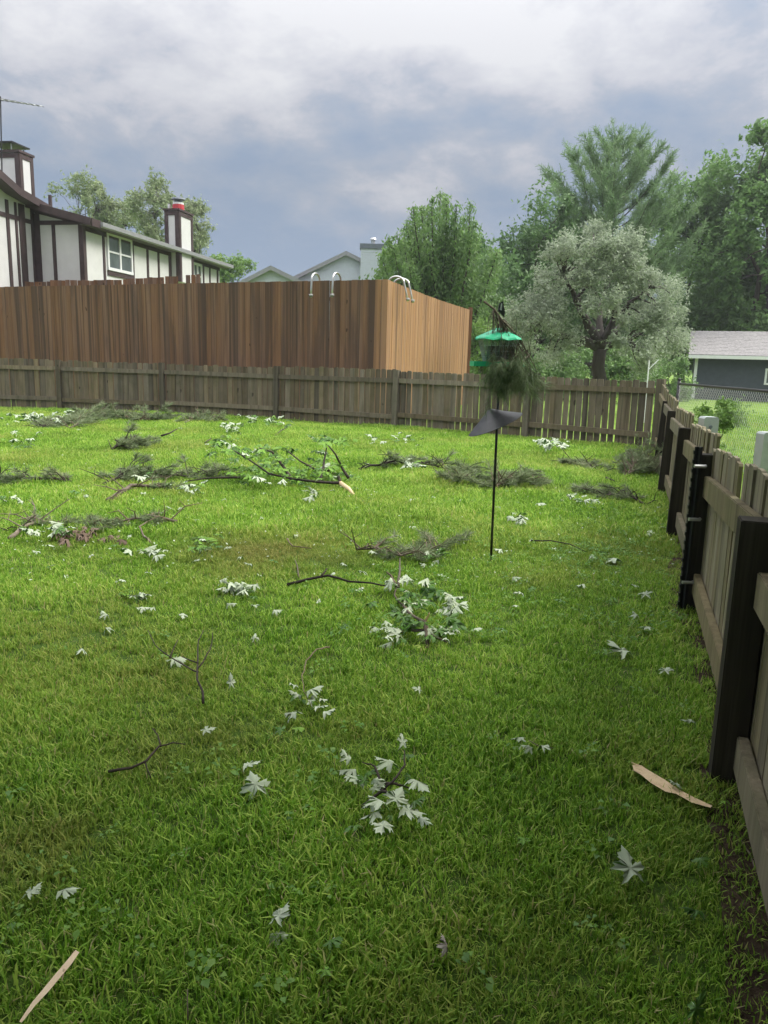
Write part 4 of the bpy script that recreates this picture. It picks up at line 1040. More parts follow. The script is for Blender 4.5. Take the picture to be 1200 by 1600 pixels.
# white pole with a slanted arm behind the corner
wp_ = at(1013, 580, 21)
pol = thing('white_pole', 'white pole with a slanted arm standing behind the fence corner', 'pole', (wp_.x, wp_.y, 0))
mb = MB(); mb.tube([(wp_.x, wp_.y, 0), (wp_.x, wp_.y, at(1013, 563, 21).z)], .018, 6); part('upright', mb.mesh('upright', 'white_trim'), pol)
mb = MB(); mb.tube([at(1014, 577, 21), at(1029, 562, 21)], .011, 6); part('arm', mb.mesh('arm', 'white_trim'), pol)

# ------------------------------------------------------------------ unseen maple behind the viewer, crown shaped to shade the near lawn
broad_tree('shade_maple', 'big unseen silver maple behind the viewer, its crown shaped to shade the near lawn', (-4.6, -3.2, 0), 3.6, (0.6, -1.0, 7.0), (8.0, 5.4, 2.7), 210, 1.15, 34000, .20, 'maple_tree_leaf', trunk_r=.4, minz=4.9)

# ------------------------------------------------------------------ bird feeder
fb = gp(767, 876); FY = fb.y
fd = thing('bird_feeder', 'green roofed bird feeder on a thin black pole', 'bird feeder', (fb.x, FY, 0))
ptop = at(784, 500, FY)
mb = MB(); mb.tube([(fb.x, FY, -.03), (ptop.x * .5 + fb.x * .5, FY, ptop.z / 2), (ptop.x, FY, ptop.z)], .0095, 8); part('pole', mb.mesh('pole', 'black_metal', True), fd)
# hooked finial
h0 = at(784, 500, FY); mb = MB()
mb.poly_prism([at(778, 486, FY), at(781, 473, FY), at(786, 471, FY), at(789, 488, FY), at(788, 496, FY), at(783, 490, FY)], (0, .03, 0)); part('bracket', mb.mesh('bracket', 'black_metal'), fd)
mb = MB(); mb.poly_prism([at(781, 484, FY - .006), at(783, 474, FY - .006), at(785, 474, FY - .006), at(784, 485, FY - .006)], (0, .004, 0)); part('bracket_glint', mb.mesh('bracket_glint', 'galvanised'), fd)  # pale sliver standing in for the glint on the black bracket
# roof: shallow curved pyramid
rc = at(778, 531, FY); ra = at(780, 517, FY); rw = .178
mb = MB(); n_ = 20; rings = []
for k_, (rr_, zz_) in enumerate(((rw, 0), (rw * .94, .012), (rw * .6, .045), (rw * .25, .07), (.012, .082))):
    ring = []
    for i in range(n_):
        th = 2 * math.pi * i / n_; sq = 1 / max(abs(math.cos(th)), abs(math.sin(th))) * .88
        sq = 1 + (sq - 1) * .7; wav = .008 * math.cos(8 * th) * (1 if k_ < 2 else 0)
        ring.append((rc.x + math.cos(th) * rr_ * sq, FY + math.sin(th) * rr_ * sq, rc.z + zz_ + wav))
    rings.append(ring)
vs = [v for r_ in rings for v in r_]; fs = [(k_ * n_ + i, k_ * n_ + (i + 1) % n_, (k_ + 1) * n_ + (i + 1) % n_, (k_ + 1) * n_ + i) for k_ in range(4) for i in range(n_)]
fs.append(tuple(range(n_ - 1, -1, -1))); fs.append(tuple(4 * n_ + i for i in range(n_)))
mb.add(vs, fs); part('roof', mb.mesh('roof', 'green_plastic'), fd, None, None)
# clear hopper: four sloping panes, wire cage round it
zt_, zb_ = rc.z - .004, at(770, 566, FY).z
tw, bw = .118, .082
corners = [(-1, -1), (1, -1), (1, 1), (-1, 1)]
for i in range(4):
    a_, b_ = corners[i], corners[(i + 1) % 4]
    pts = [Vector((rc.x + a_[0] * bw, FY + a_[1] * bw, zb_)), Vector((rc.x + b_[0] * bw, FY + b_[1] * bw, zb_)), Vector((rc.x + b_[0] * tw, FY + b_[1] * tw, zt_)), Vector((rc.x + a_[0] * tw, FY + a_[1] * tw, zt_))]
    mb = MB(); mb.poly_prism(pts, Vector(((a_[0] + b_[0]) * .0015, (a_[1] + b_[1]) * .0015, 0))); part('pane', mb.mesh('pane', 'clear_plastic'), fd)
mb = MB()
for i in range(4):
    a_, b_ = Vector(corners[i]), Vector(corners[(i + 1) % 4])
    for k_ in range(8):
        c_ = a_.lerp(b_, k_ / 8) * 1.06
        mb.tube([(rc.x + c_.x * bw, FY + c_.y * bw, zb_), (rc.x + c_.x * tw, FY + c_.y * tw, zt_)], .0018, 4)
    for f_ in (.0, .25, .5, .75, 1):
        w_ = bw + (tw - bw) * f_; z_ = zb_ + (zt_ - zb_) * f_
        mb.tube([(rc.x + a_.x * w_ * 1.06, FY + a_.y * w_ * 1.06, z_), (rc.x + b_.x * w_ * 1.06, FY + b_.y * w_ * 1.06, z_)], .0018, 4)
part('wire_cage', mb.mesh('wire_cage', 'galvanised'), fd)
mb = MB(); mb.tube([(rc.x, FY, zb_ - .01), (rc.x, FY, zb_ + .11)], [.07, .085], 12); part('seed', mb.mesh('seed', 'dead_leaf'), fd)
tz = at(752, 571, FY).z
mb = MB(); mb.box((rc.x, FY, tz), (.33, .30, .012))
for sx_, sy_, lx, ly in ((-1, 0, .012, .30), (1, 0, .012, .30), (0, -1, .33, .012), (0, 1, .33, .012)):
    mb.box((rc.x + sx_ * .171, FY + sy_ * .156, tz + .012), (lx, ly, .034))
part('tray', mb.mesh('tray', 'green_plastic'), fd)
# tilted squirrel baffle
bc = at(774, 662, FY - .02); R_ = .208; Hh = .118; n_ = 56
mb = MB(); vs = [(0.012, 0, Hh)] ; vs = []
for rr_, zz_ in ((.014, Hh), (R_ * .5, Hh * .5), (R_, 0.0)):
    for i in range(n_):
        th = 2 * math.pi * i / n_; vs.append((rr_ * math.cos(th), rr_ * math.sin(th), zz_))
fs = [(k_ * n_ + i, (k_ + 1) * n_ + i, (k_ + 1) * n_ + (i + 1) % n_, k_ * n_ + (i + 1) % n_) for k_ in range(2) for i in range(n_)]
mb.add(vs, fs)
o = part('baffle', mb.mesh('baffle', 'baffle_black'), fd, (bc.x, bc.y, bc.z - .005), (math.radians(2), math.radians(-25), 0))
sm_ = o.modifiers.new('thickness', 'SOLIDIFY'); sm_.thickness = .003

# ------------------------------------------------------------------ pine boughs
def needle_mesh(segs, per, ln, w, mat, flat=0.5, droop=0.0, name='needles'):
    A = np.array([list(a) for a, _ in segs]); B = np.array([list(b) for _, b in segs]); n = len(segs); K = per
    D = B - A; Dn = D / (np.linalg.norm(D, axis=1, keepdims=True) + 1e-9)
    P = A[:, None] + D[:, None] * rng.uniform(0.05, 1, (n, K, 1))
    nd = rand_dirs(n * K).reshape(n, K, 3) * np.array([1, 1, flat]) * .8 + Dn[:, None] * .7 + np.array([0, 0, -droop + .1]); nd /= np.linalg.norm(nd, axis=2, keepdims=True)
    L = rng.uniform(ln * .6, ln * 1.2, (n, K, 1)); sd_ = np.cross(nd, rand_dirs(n * K).reshape(n, K, 3)); sd_ /= np.linalg.norm(sd_, axis=2, keepdims=True) + 1e-9
    E_ = P + nd * L
    if droop == 0: E_[..., 2] = np.maximum(E_[..., 2], .01)
    Q = np.stack([P - sd_ * w, P + sd_ * w, E_], axis=2).reshape(-1, 3, 3)
    tone = (rng.uniform(0, .7, (n, K)) + rng.uniform(0, .3, (n, 1))).reshape(-1)
    return quads_mesh(name, Q, mat, tone, 3)
def pine_bough(label, pts, width, dens=14, ln=.075, stem='twig_brown', r0=.012, height=.10, bare=None, w=.0016, per=30):
    """pts: photo points along the stem, on the ground"""
    W = [gp(x, y, .0) for x, y in pts]
    t_ = thing('pine_bough', label, 'branch', (W[0].x, W[0].y, 0), 'storm torn pine boughs on the lawn')
    dense = []
    for i in range(len(W) - 1):
        for f in np.linspace(0, 1, 5)[:-1]: dense.append(W[i].lerp(W[i + 1], f))
    dense.append(W[-1]); n = len(dense); tot = sum((dense[i + 1] - dense[i]).length for i in range(n - 1))
    for i, p_ in enumerate(dense):
        p_.z = gh(p_.x, p_.y) + .035 + height * .5 * math.sin(math.pi * min(1, i / n * 1.3)) * U(.5, 1); p_.x += U(-.012, .012) * tot; p_.y += U(-.012, .012) * tot
    r0 *= 1.35 if w > .003 else 1.0
    mb = MB(); mb.tube(dense, list(np.linspace(r0, r0 * .3, n)), 6); part('stem', mb.mesh('stem', stem, True), t_)
    segs = []; tw = MB()
    for k_ in range(int(max(8, dens * tot * 3))):
        f = random.random() * (n - 1.001); i = int(f); p_ = dense[i].lerp(dense[i + 1], f - i); d_ = (dense[i + 1] - dense[i]).normalized()
        if bare and f / (n - 1) < bare: continue
        s_ = Vector((-d_.y, d_.x, 0)) * random.choice([-1, 1]); L = width * U(.35, 1.0)
        dirn = (d_ * U(.3, 1.0) + s_ * U(.4, 1.0)).normalized()
        e_ = p_ + dirn * L; e_.z = gh(e_.x, e_.y) + U(.02, height * (1.9 if random.random() < .2 else .9))
        m_ = p_.lerp(e_, .5); m_.z += U(0, .04)
        tw.tube([p_, m_, e_], [.0035 + w * .7, .0028 + w * .5, .0016 + w * .3], 4)
        segs.append((m_, e_))
        for _ in range(2):
            a_ = p_.lerp(e_, U(.3, .9)); b_ = a_ + (dirn + Vector((U(-.9, .9), U(-.9, .9), U(0, .4)))).normalized() * L * U(.25, .5); b_.z = max(b_.z, .03); segs.append((a_, b_)); tw.tube([a_, b_], [.002, .0012], 3)
    for k_ in range(3 + int(tot * 4)):
        i = random.randrange(n - 1); p_ = dense[i]; a_ = U(0, 6.28); L = U(.12, .38); d_ = Vector((math.cos(a_), math.sin(a_) * .6, U(.1, .75))).normalized()
        m_ = p_ + d_ * L * .5 + Vector((0, 0, .02)); e_ = p_ + d_ * L + Vector((U(-.05, .05), 0, U(-.06, .03))); e_.z = max(e_.z, .03)
        tw.tube([p_, m_, e_], [.004 + w * .9, .003 + w * .6, .0016 + w * .2], 5); f_ = m_ + Vector((U(-.1, .1), U(-.08, .08), U(0, .1))); tw.tube([m_, f_], [.0025 + w * .5, .0012 + w * .2], 4)
    part('twigs', tw.mesh('twigs', stem), t_); part('needles', needle_mesh(segs, per, ln, w, 'fallen_needles'), t_)
    return t_
FARW = .0042
pine_bough('long pine bough with a dark bare stem lying at the left edge of the lawn', [(112, 758), (60, 757), (0, 758), (-40, 756)], .26, 9, .09, 'twig_dark', .014, .12, w=FARW)
pine_bough('forked pale pine stem in front of a needle heap, left lawn', [(168, 789), (205, 771), (250, 768), (285, 766)], .18, 5, .08, 'twig_brown', .02, .10, .45, w=FARW)
pine_bough('needle heap of a pine bough behind the forked pale stem', [(160, 763), (200, 752), (245, 752), (300, 748), (345, 746)], .30, 13, .09, 'twig_dark', .012, .16, w=FARW)
pine_bough('pine bough by the back fence on the left with pale bare stems', [(115, 672), (140, 655), (175, 655), (215, 660), (250, 658)], .5, 11, .11, 'twig_brown', .022, .20, w=.006)
pine_bough('small dark needle clump alone in the middle of the left lawn', [(175, 705), (205, 703), (230, 698)], .3, 16, .10, 'twig_dark', .016, .22, w=.005)
pine_bough('flat pine bough at the far left behind the leaf heaps', [(60, 672), (85, 668), (112, 664)], .35, 12, .10, 'twig_dark', .012, .12, w=.005)
pine_bough('thin pine bough by the back fence near the third post', [(290, 664), (315, 658), (345, 662)], .35, 10, .10, 'twig_brown', .012, .16, w=.005)
pine_bough('pine bough trailing right of the dead brown leaves', [(278, 826), (235, 822), (190, 828), (150, 834)], .2, 10, .075, 'twig_brown', .012, .09, w=.0032)
pine_bough('pine bough with a pale bent stem in front of the dead brown leaves', [(14, 850), (45, 832), (80, 824), (140, 822)], .15, 9, .075, 'twig_brown', .014, .09, .3, w=.0032)
pine_bough('pine bough with a long straight stem behind the green maple bough', [(560, 737), (600, 735), (640, 733), (690, 740), (735, 748)], .27, 10, .09, 'twig_dark', .013, .16, .15, w=.0045)
pine_bough('rounded needle heap just right of the feeder pole', [(770, 770), (800, 764), (845, 758)], .3, 18, .09, 'twig_brown', .010, .20, w=.0042)
pine_bough('needle heap just left of the feeder pole', [(690, 752), (725, 762), (765, 768)], .26, 14, .09, 'twig_brown', .010, .14, w=.0042)
pine_bough('low needle heap with a dark stem end near the right fence', [(1008, 792), (985, 785), (950, 780), (920, 772)], .26, 13, .085, 'twig_dark', .012, .12, .15, w=.004)
pine_bough('arched pine bough leaning against the foot of the right fence', [(977, 748), (1000, 730), (1022, 742)], .26, 17, .085, 'twig_brown', .014, .30, w=.0042)
pine_bough('thin grey bough in front of the back fence near the corner', [(940, 740), (915, 730), (890, 727)], .26, 9, .085, 'twig_dark', .008, .10, w=.0045)
pine_bough('thin pine bough with a broken brown stem in the middle of the lawn', [(556, 863), (590, 865), (625, 876), (665, 864), (700, 850)], .22, 11, .085, 'twig_brown', .011, .07, .22, w=.0024)
pine_bough('wispy needles behind the timber sliver at the left middle', [(0, 838), (-30, 842), (-60, 838)], .2, 9, .08, 'twig_dark', .010, .09, w=.003)

# bough caught on the feeder
hb = thing('hanging_pine_bough', 'pine bough snagged on the bird feeder, its needles hanging in a dark bunch', 'branch', at(784, 500, FY))
s0 = [at(756, 471, FY - .08), at(772, 483, FY - .07), at(784, 500, FY - .06), at(806, 522, FY - .05), at(822, 548, FY - .06), at(838, 578, FY - .06)]
mb = MB(); mb.tube(s0, [.008, .0075, .007, .006, .0045, .0025], 7); part('stem', mb.mesh('stem', 'twig_brown', True), hb)
mb = MB(); segs = []
for i in range(80):
    st_ = random.choice(s0[1:5]).lerp(random.choice(s0[2:]), U(0, .5)) + Vector((U(-.02, .02), U(-.02, .02), 0))
    e_ = at(random.gauss(794, 17), random.gauss(590, 16), FY + U(-.24, -.02))
    m_ = st_.lerp(e_, .5) + Vector((U(-.05, .03), U(-.03, .03), U(-.02, .03)))
    mb.tube([st_, m_, e_], [.0035, .0026, .0014], 4); segs.append((m_.lerp(e_, .6), e_)); segs.append((m_.lerp(e_, .7), e_ + Vector((U(-.05, .05), U(-.04, .04), U(-.05, 0)))))
for i in range(26):
    a_ = at(U(768, 815), U(556, 572), FY - U(.18, .24)); segs.append((a_, a_ + Vector((U(-.05, .05), U(-.03, .03), U(-.09, -.02)))))
for i in range(18):
    st_ = at(U(800, 830), U(555, 590), FY - .05); e_ = at(random.gauss(840, 14), random.gauss(602, 14), FY + U(-.1, .04))
    mb.tube([st_, st_.lerp(e_, .5) + Vector((0, 0, .02)), e_], [.003, .0022, .0013], 4); segs.append((st_.lerp(e_, .5), e_))
for i in range(14):        # bare dead twigs higher up
    st_ = random.choice(s0[1:4]); e_ = at(random.gauss(778, 26), random.gauss(535, 20), FY - U(.05, .2))
    mb.tube([st_, st_.lerp(e_, .5) + Vector((U(-.04, .04), 0, U(-.01, .04))), e_], [.0032, .0022, .0012], 4)
part('twigs', mb.mesh('twigs', 'twig_brown'), hb)
part('needles', needle_mesh(segs, 44, .095, .0011, 'hanging_needles', 1.0, .45), hb)

# ------------------------------------------------------------------ maple leaves
half = [(0.10, -0.05), (0.22, -0.12), (0.40, -0.13), (0.30, -0.01), (0.33, 0.06), (0.17, 0.10), (0.30, 0.17), (0.44, 0.20), (0.62, 0.36), (0.47, 0.36), (0.50, 0.50), (0.36, 0.42), (0.30, 0.46), (0.12, 0.33), (0.17, 0.52), (0.31, 0.62), (0.20, 0.66), (0.22, 0.78), (0.11, 0.76), (0.0, 1.0)]
outline = [(0, 0.0)] + half + [(-x, y) for x, y in half[-2::-1]]
def leaf_mesh(name, top, bottom, fold=.25, curl=.25, twist=0.0, wide=False):
    curl *= 1.5; fold *= 1.3; sxx = U(.85, 1.0) if wide else random.choice([U(.38, .55), U(.6, .8), U(.75, .98)])
    mb = MB(); n = len(outline)
    ph_ = U(0, 6.28); jz = [U(-.035, .035) for _ in outline]
    def zf(x, y): return -abs(x) * fold * (1 + .5 * math.sin(ph_)) - curl * (y - .35) ** 2 + twist * x * (y - .3) + .09 * math.sin(8 * x + ph_) * math.cos(6 * y + ph_) 
    for layer, dz in ((0, .004), (1, -.004)):
        vs = [(x * sxx, y, zf(x, y) + dz + jz[i_]) for i_, (x, y) in enumerate(outline)] + [(0, .25, zf(0, .25) + dz + (.015 if layer == 0 else .015))]
        fs = [(i, (i + 1) % n, n) if layer == 0 else ((i + 1) % n, i, n) for i in range(n)]
        mb.add(vs, fs, layer)
    me = mb.mesh(name, [top, bottom], True)
    a = me.attributes.new('tone', 'FLOAT', 'POINT'); b_ = U(.15, .55); a.data.foreach_set('value', [b_ + U(-.15, .5) for _ in me.vertices])
    return me
LU = [leaf_mesh('leaf', 'maple_under', 'maple_top', U(.15, .6), U(.1, .5), U(-.5, .5)) for _ in range(14)]
LW = [leaf_mesh('leaf', 'maple_under', 'maple_top', U(.15, .4), U(.1, .3), U(-.3, .3), True) for _ in range(4)]
LG = [leaf_mesh('leaf', 'maple_top', 'maple_under', U(.15, .5), U(.1, .5), U(-.5, .5)) for _ in range(5)]
LF = [leaf_mesh('leaf', 'maple_fresh', 'maple_under', U(.15, .5), U(.1, .5), U(-.5, .5)) for _ in range(5)]
LD = [leaf_mesh('leaf', 'pale_dead_leaf', 'dead_leaf', U(.5, .9), U(.5, .9), U(-.6, .6)) for _ in range(3)]
LB = [leaf_mesh('leaf', 'dead_leaf', 'dead_leaf', U(.5, .9), U(.5, .9), U(-.6, .6)) for _ in range(3)]
mb = MB(); mb.tube([(0, .02, 0), (.02, -.25, -.03), (.06, -.55, -.06)], [.012, .010, .008], 5); STEM = mb.mesh('stalk', 'yellow_leaf', True)
def px_len(x, y, px): 
    g_ = gp(x, y); return px / F * (g_ - CAM).dot(fw)
def leaf(label, x, y, px, rz, kind=LU, tilt=None, z=.055, group=None, stalk=True):
    g_ = gp(x, y, z); s_ = px_len(x, y, px) * .88; tl = tilt if tilt is not None else (U(-.35, .35), U(-.35, .35))
    me = random.choice(LW if kind is LU and px >= 30 else kind)
    o = single('maple_leaf', me, label, 'leaf', (g_.x, g_.y, gh(g_.x, g_.y) + z), (tl[0], tl[1], rz), group); o.scale = (s_, s_, s_)
    if stalk:
        k_ = bpy.data.objects.new('stalk', STEM); link(k_); k_.parent = o
    return o
leaf('large silvery upturned maple leaf lying by itself right of centre near the bottom', 990, 1372, 60, .15, tilt=(.35, .1))
leaf('pale leaf lying at the left edge near the bottom, partly sunk in grass', 42, 1396, 34, -.4)
leaf('narrow pale leaf lying beside another at the left edge', 92, 1392, 36, -1.2)
leaf('curled pinkish tan dead leaf near the bottom centre', 700, 1488, 36, .3, LD, (.5, .3))
leaf('dusty green leaf with silvery lobe at the bottom right corner', 1082, 1588, 60, -.7, LG, (.4, .2))
leaf('bright yellow green leaf in the grass near the bottom right', 1034, 1500, 30, .5, [leaf_mesh('leaf', 'yellow_leaf', 'maple_under', .1, .2)], (.7, 0))
leaf('dull green leaf in the grass just right of the paired silvery leaves', 512, 1476, 36, -.8, LG)
leaf('round green leaf low in the grass at the bottom centre', 515, 1522, 34, 1.2, LF)
leaf('large crumpled silvery leaf lying left of the lobed branch', 402, 1232, 50, .4, tilt=(.3, -.1))
leaf('thin pale leaf seen edge on above the large crumpled leaf', 382, 1192, 34, -1.3)
leaf('small pale leaf with the forked dark twig', 268, 1026, 32, -.9)
leaf('small pale leaf below right of the forked dark twig', 318, 1138, 24, -1.0)
leaf('small upright pale leaf right of the forked dark twig', 362, 1066, 26, .3, tilt=(.7, 0))
leaf('star shaped pale leaf above right of the forked dark twig', 399, 994, 24, .2)
leaf('star shaped silvery leaf nearest the right fence in mid lawn', 980, 1018, 46, .6, tilt=(.2, .2))
leaf('pale leaf beside the right fence below the strapped post', 1038, 1048, 28, -.6)
leaf('tiny white leaf beside the right fence above the broken board', 1084, 1134, 24, 1.2)
leaf('silvery leaf lying between the feeder pole and the strapped post', 964, 870, 30, .4)
leaf('pale leaf lying in front of the strapped post', 1008, 928, 26, -.3)
leaf('pale leaf on the lawn left of the strapped post base', 1016, 977, 22, .9)
leaf('pale leaf by itself at the left between two twigs', 128, 1014, 24, .2)
leaf('small pale leaf in the grass at the centre of the lawn', 657, 1080, 18, 1.0)
leaf('grey green leaf flat in the bare patch near the right fence', 1096, 1428, 36, 1.1, LG)
leaf('grey green leaf near the bottom right lying across grass', 1088, 1352, 30, -1.2, LG)
leaf('pale leaf lying across the narrow part of the broken board', 1062, 1240, 28, .5)
leaf('green leaf at the foot of the nearest dark post', 1128, 1262, 26, -.9, LF)
leaf('small fresh green leaf in the grass right of the bottom centre', 820, 1315, 26, .4, LF)

def cluster(name, label, spots, stems, kind=LU, stemmat='twig_dark', r0=.006, z=.06, zr=.05, cat='branch', group=None, stem_labels=None):
    """a broken twig with its leaves: spots (x,y,px,rz) and stems [[(x,y,z)...]] in photo points on the lawn"""
    g0 = gp(*stems[0][0][:2]); t_ = thing(name, label, cat, (g0.x, g0.y, 0), group)
    for st_ in stems:
        pts = [gp(x, y, zz_) for x, y, zz_ in st_]
        sm_pts = []
        for i in range(len(pts) - 1):
            for f in (0, .33, .66): sm_pts.append(pts[i].lerp(pts[i + 1], f) + Vector((U(-1, 1), U(-1, 1), U(-.5, .5))) * .004)
        sm_pts.append(pts[-1]); nn = len(sm_pts)
        mb = MB(); mb.tube(sm_pts, [r0 * (1 - .65 * i / (nn - 1)) for i in range(nn)], 6); part('stem', mb.mesh('stem', stemmat, True), t_)
    for sp in spots:
        x, y, px, rz = sp[:4]; kd = sp[4] if len(sp) > 4 else (LW if kind is LU and px >= 36 else kind); z_ = sp[5] if len(sp) > 5 else z + U(-zr, zr) * .5
        g_ = gp(x, y, z_); s_ = px_len(x, y, px) * .88
        o = part('leaf', random.choice(kd), t_, g_, (U(-.45, .45), U(-.45, .45), rz), (s_, s_, s_))
        if px > 16:
            k_ = bpy.data.objects.new('stalk', STEM); link(k_); k_.parent = o
    return t_
R6 = lambda: U(-3.1, 3.1)
cluster('leafy_twig', 'pair of silvery leaves joined by a yellow stalk near the bottom centre', [(430, 1436, 40, -.6), (424, 1458, 34, -1.5), (436, 1425, 30, .2)], [[(412, 1452, .05), (424, 1446, .06)]], stemmat='yellow_leaf', r0=.0015)
cluster('leafy_twig', 'small spray of white edged leaves on a fine stem right of centre', [(818, 1152, 26, 1.4), (826, 1164, 28, 1.5), (845, 1164, 26, -.7), (832, 1168, 22, 1.2)], [[(870, 1170, .03), (845, 1168, .05), (826, 1156, .06)]], stemmat='twig_brown', r0=.003)
cluster('leafy_twig', 'curved brown twig ending in two bunches of pale leaves', [(462, 1070, 26, .5), (480, 1078, 30, -1.2), (470, 1086, 24, 1.4), (462, 1112, 32, 1.0), (492, 1104, 30, -1.0), (505, 1112, 26, -1.4), (484, 1098, 28, -.2), (500, 1090, 20, -.8), (440, 1142, 26, .6, LG), (462, 1138, 24, -.8, LF)],
        [[(516, 1011, .03), (495, 1014, .06), (478, 1032, .06), (472, 1056, .05), (474, 1080, .05), (486, 1102, .05)]], stemmat='twig_brown', r0=.004)
cluster('maple_branch', 'forked maple branch with drooping silvery leaves in the middle foreground',
        [(548, 1186, 26, .8), (556, 1200, 34, 1.4), (562, 1214, 38, 2.6), (574, 1206, 26, -2.0, LG), (585, 1216, 24, -2.4), (582, 1234, 28, -.9), (614, 1192, 42, .9), (630, 1162, 34, .1), (634, 1182, 26, -.5, LG), (646, 1216, 40, -2.4), (636, 1206, 24, -2.8, LG),
         (598, 1254, 46, .5), (616, 1252, 46, -.3), (592, 1268, 36, 1.4), (602, 1284, 38, 2.7), (630, 1262, 42, -1.6), (645, 1250, 34, -.8, LG), (655, 1276, 32, -2.4), (588, 1250, 30, 1.6), (560, 1288, 28, 2.0, LG), (574, 1222, 24, 1.0, LG), (620, 1238, 26, -1.2, LG)],
        [[(565, 1262, .02), (592, 1240, .05), (612, 1222, .09), (632, 1196, .10), (632, 1172, .10)], [(596, 1236, .06), (592, 1214, .09), (584, 1196, .10), (566, 1191, .10)], [(594, 1236, .06), (612, 1240, .07), (630, 1252, .06)], [(598, 1225, .07), (625, 1226, .06), (642, 1232, .05)]], z=.09, zr=.06, r0=.006)
sp = []
for _ in range(11): sp.append((random.gauss(645, 26), random.gauss(932, 16), U(22, 34), R6()))
for _ in range(8): sp.append((random.gauss(608, 14), random.gauss(992, 8), U(20, 32), R6()))
for _ in range(7): sp.append((random.gauss(692, 12), random.gauss(988, 8), U(22, 34), R6()))
for _ in range(8): sp.append((random.gauss(702, 9), random.gauss(940, 9), U(26, 38), R6()))
for _ in range(30): sp.append((random.gauss(655, 30), random.gauss(955, 24), U(24, 36), R6(), LG))
sp.append((640, 905, 34, .2)); sp.append((658, 1010, 18, 0, [leaf_mesh('leaf', 'yellow_leaf', 'yellow_leaf')]))
cluster('maple_branch', 'thick heap of silvery maple leaves on a broken branch, centre of the lawn', sp,
        [[(667, 1014, .02), (666, 992, .07), (663, 972, .12), (645, 962, .10), (628, 945, .08), (616, 930, .06), (620, 915, .05)], [(663, 976, .10), (672, 992, .06), (700, 1004, .03)], [(664, 985, .08), (640, 984, .06), (616, 990, .04)], [(618, 916, .06), (612, 900, .10), (604, 893, .12)], [(622, 918, .05), (624, 890, .09), (625, 872, .11)]], z=.09, zr=.10, r0=.011, stemmat='twig_brown')
mb = MB(); a_ = gp(664, 972, .11); b_ = gp(671, 958, .17); mb.tube([a_, b_], [.010, .003], 5); single('wood_splinter', mb.mesh('wood_splinter', 'raw_wood'), 'pale torn wood splinter at the fork of the central leaf heap', 'wood')
# big green bough
sp = []
for cx_, cy_, sx_, sy_, n_, zc in ((352, 697, 9, 7, 14, .42), (368, 708, 8, 8, 13, .34), (408, 705, 13, 7, 20, .42), (436, 710, 10, 12, 24, .34), (398, 735, 14, 8, 26, .2), (395, 742, 10, 6, 12, .1), (440, 735, 20, 9, 30, .2), (470, 745, 22, 7, 36, .13), (512, 688, 7, 6, 13, .5), (505, 715, 9, 14, 24, .3), (503, 735, 12, 8, 22, .2), (530, 745, 14, 6, 16, .08), (345, 690, 7, 6, 8, .45)):
    for _ in range(int(n_ * .85)):
        sp.append((random.gauss(cx_, sx_ * 1.1), random.gauss(cy_, sy_ * .9), U(13, 20), R6(), LF if random.random() < .68 else (LG if random.random() < .85 else LU), max(.04, zc * U(.7, 1.1))))
cluster('maple_bough', 'big leafy green maple bough with a torn pale butt lying across the lawn', sp,
        [[(534, 755, .10), (514, 754, .11), (495, 753, .12), (455, 748, .14), (420, 740, .20), (395, 722, .3), (362, 702, .4)], [(532, 754, .10), (528, 742, .15), (512, 735, .18), (492, 733, .18), (468, 720, .22), (450, 705, .3)], [(545, 747, .08), (534, 730, .2), (524, 710, .38), (513, 696, .48)], [(500, 753, .11), (505, 730, .24), (510, 700, .44)], [(455, 748, .14), (440, 725, .26), (425, 706, .40), (405, 700, .42)]], r0=.02, z=.2)
mb = MB(); pts = [gp(532, 755, .10), gp(545, 764, .07), gp(558, 780, .02)]; mb.tube(pts, [.026, .024, .010], 7); bt = single('torn_branch_butt', mb.mesh('torn_branch_butt', 'raw_wood', True), 'pale barkless broken end sticking out of the big green maple bough', 'branch')
# leafy clumps further back
def clump(label, x, y, sx_, sy_, n, pmin, pmax, mix=(.8, .2), z=.08, dead=0.0):
    sp = []
    for _ in range(n):
        kd = LB if random.random() < dead else (LU if random.random() < mix[0] else (LG if random.random() < .5 else LF))
        sp.append((random.gauss(x, sx_), random.gauss(y, sy_), U(pmin, pmax), R6(), kd, z * U(.4, 1.2)))
    cluster('leaf_clump', label, sp, [[(x - sx_ * 1.6, y + 1, .02), (x, y, z * .6), (x + sx_ * 1.4, y - 2, z * .8)]], cat='leaves', r0=.005, group='leafy clumps torn from the maple')
clump('wide pale leaf clump by the back fence at the far left', 50, 652, 18, 4, 34, 9, 14, z=.14)
clump('pale leaf clump against the first fence post on the left', 112, 645, 8, 4, 14, 9, 14, z=.14)
clump('loose grey green leaf clump left of the flat pine bough', 34, 690, 14, 9, 26, 9, 14, (.5, .5), z=.14)
clump('pale leaf clump standing behind the top of the green maple bough', 358, 668, 9, 7, 22, 9, 15, z=.18)
clump('pale leaf clump just left of the back fence third post', 398, 650, 10, 4, 18, 8, 13, z=.14)
clump('green leaf clump growing against the third fence post', 432, 656, 10, 5, 20, 9, 14, (.2, .8), z=.2)
clump('white leaf clump at the back fence in line with the enclosure corner', 612, 686, 20, 4, 20, 8, 13, z=.12)
clump('pale leaf pair of heaps at the foot of the back fence near the corner', 866, 691, 10, 3, 30, 11, 16, (.9, .1), z=.22)
clump('white leaf clump on top of the straight stemmed pine bough', 642, 724, 10, 4, 14, 11, 16, z=.16)
clump('white leaf clump under the torn end of the green maple bough', 490, 768, 8, 3, 9, 12, 18, z=.1)
clump('silvery leaf clump on the right end of the left needle heap', 300, 758, 16, 5, 16, 11, 16, z=.14)
clump('white leaf clump on the needle heap at the left', 222, 738, 8, 3, 9, 12, 18, z=.2)
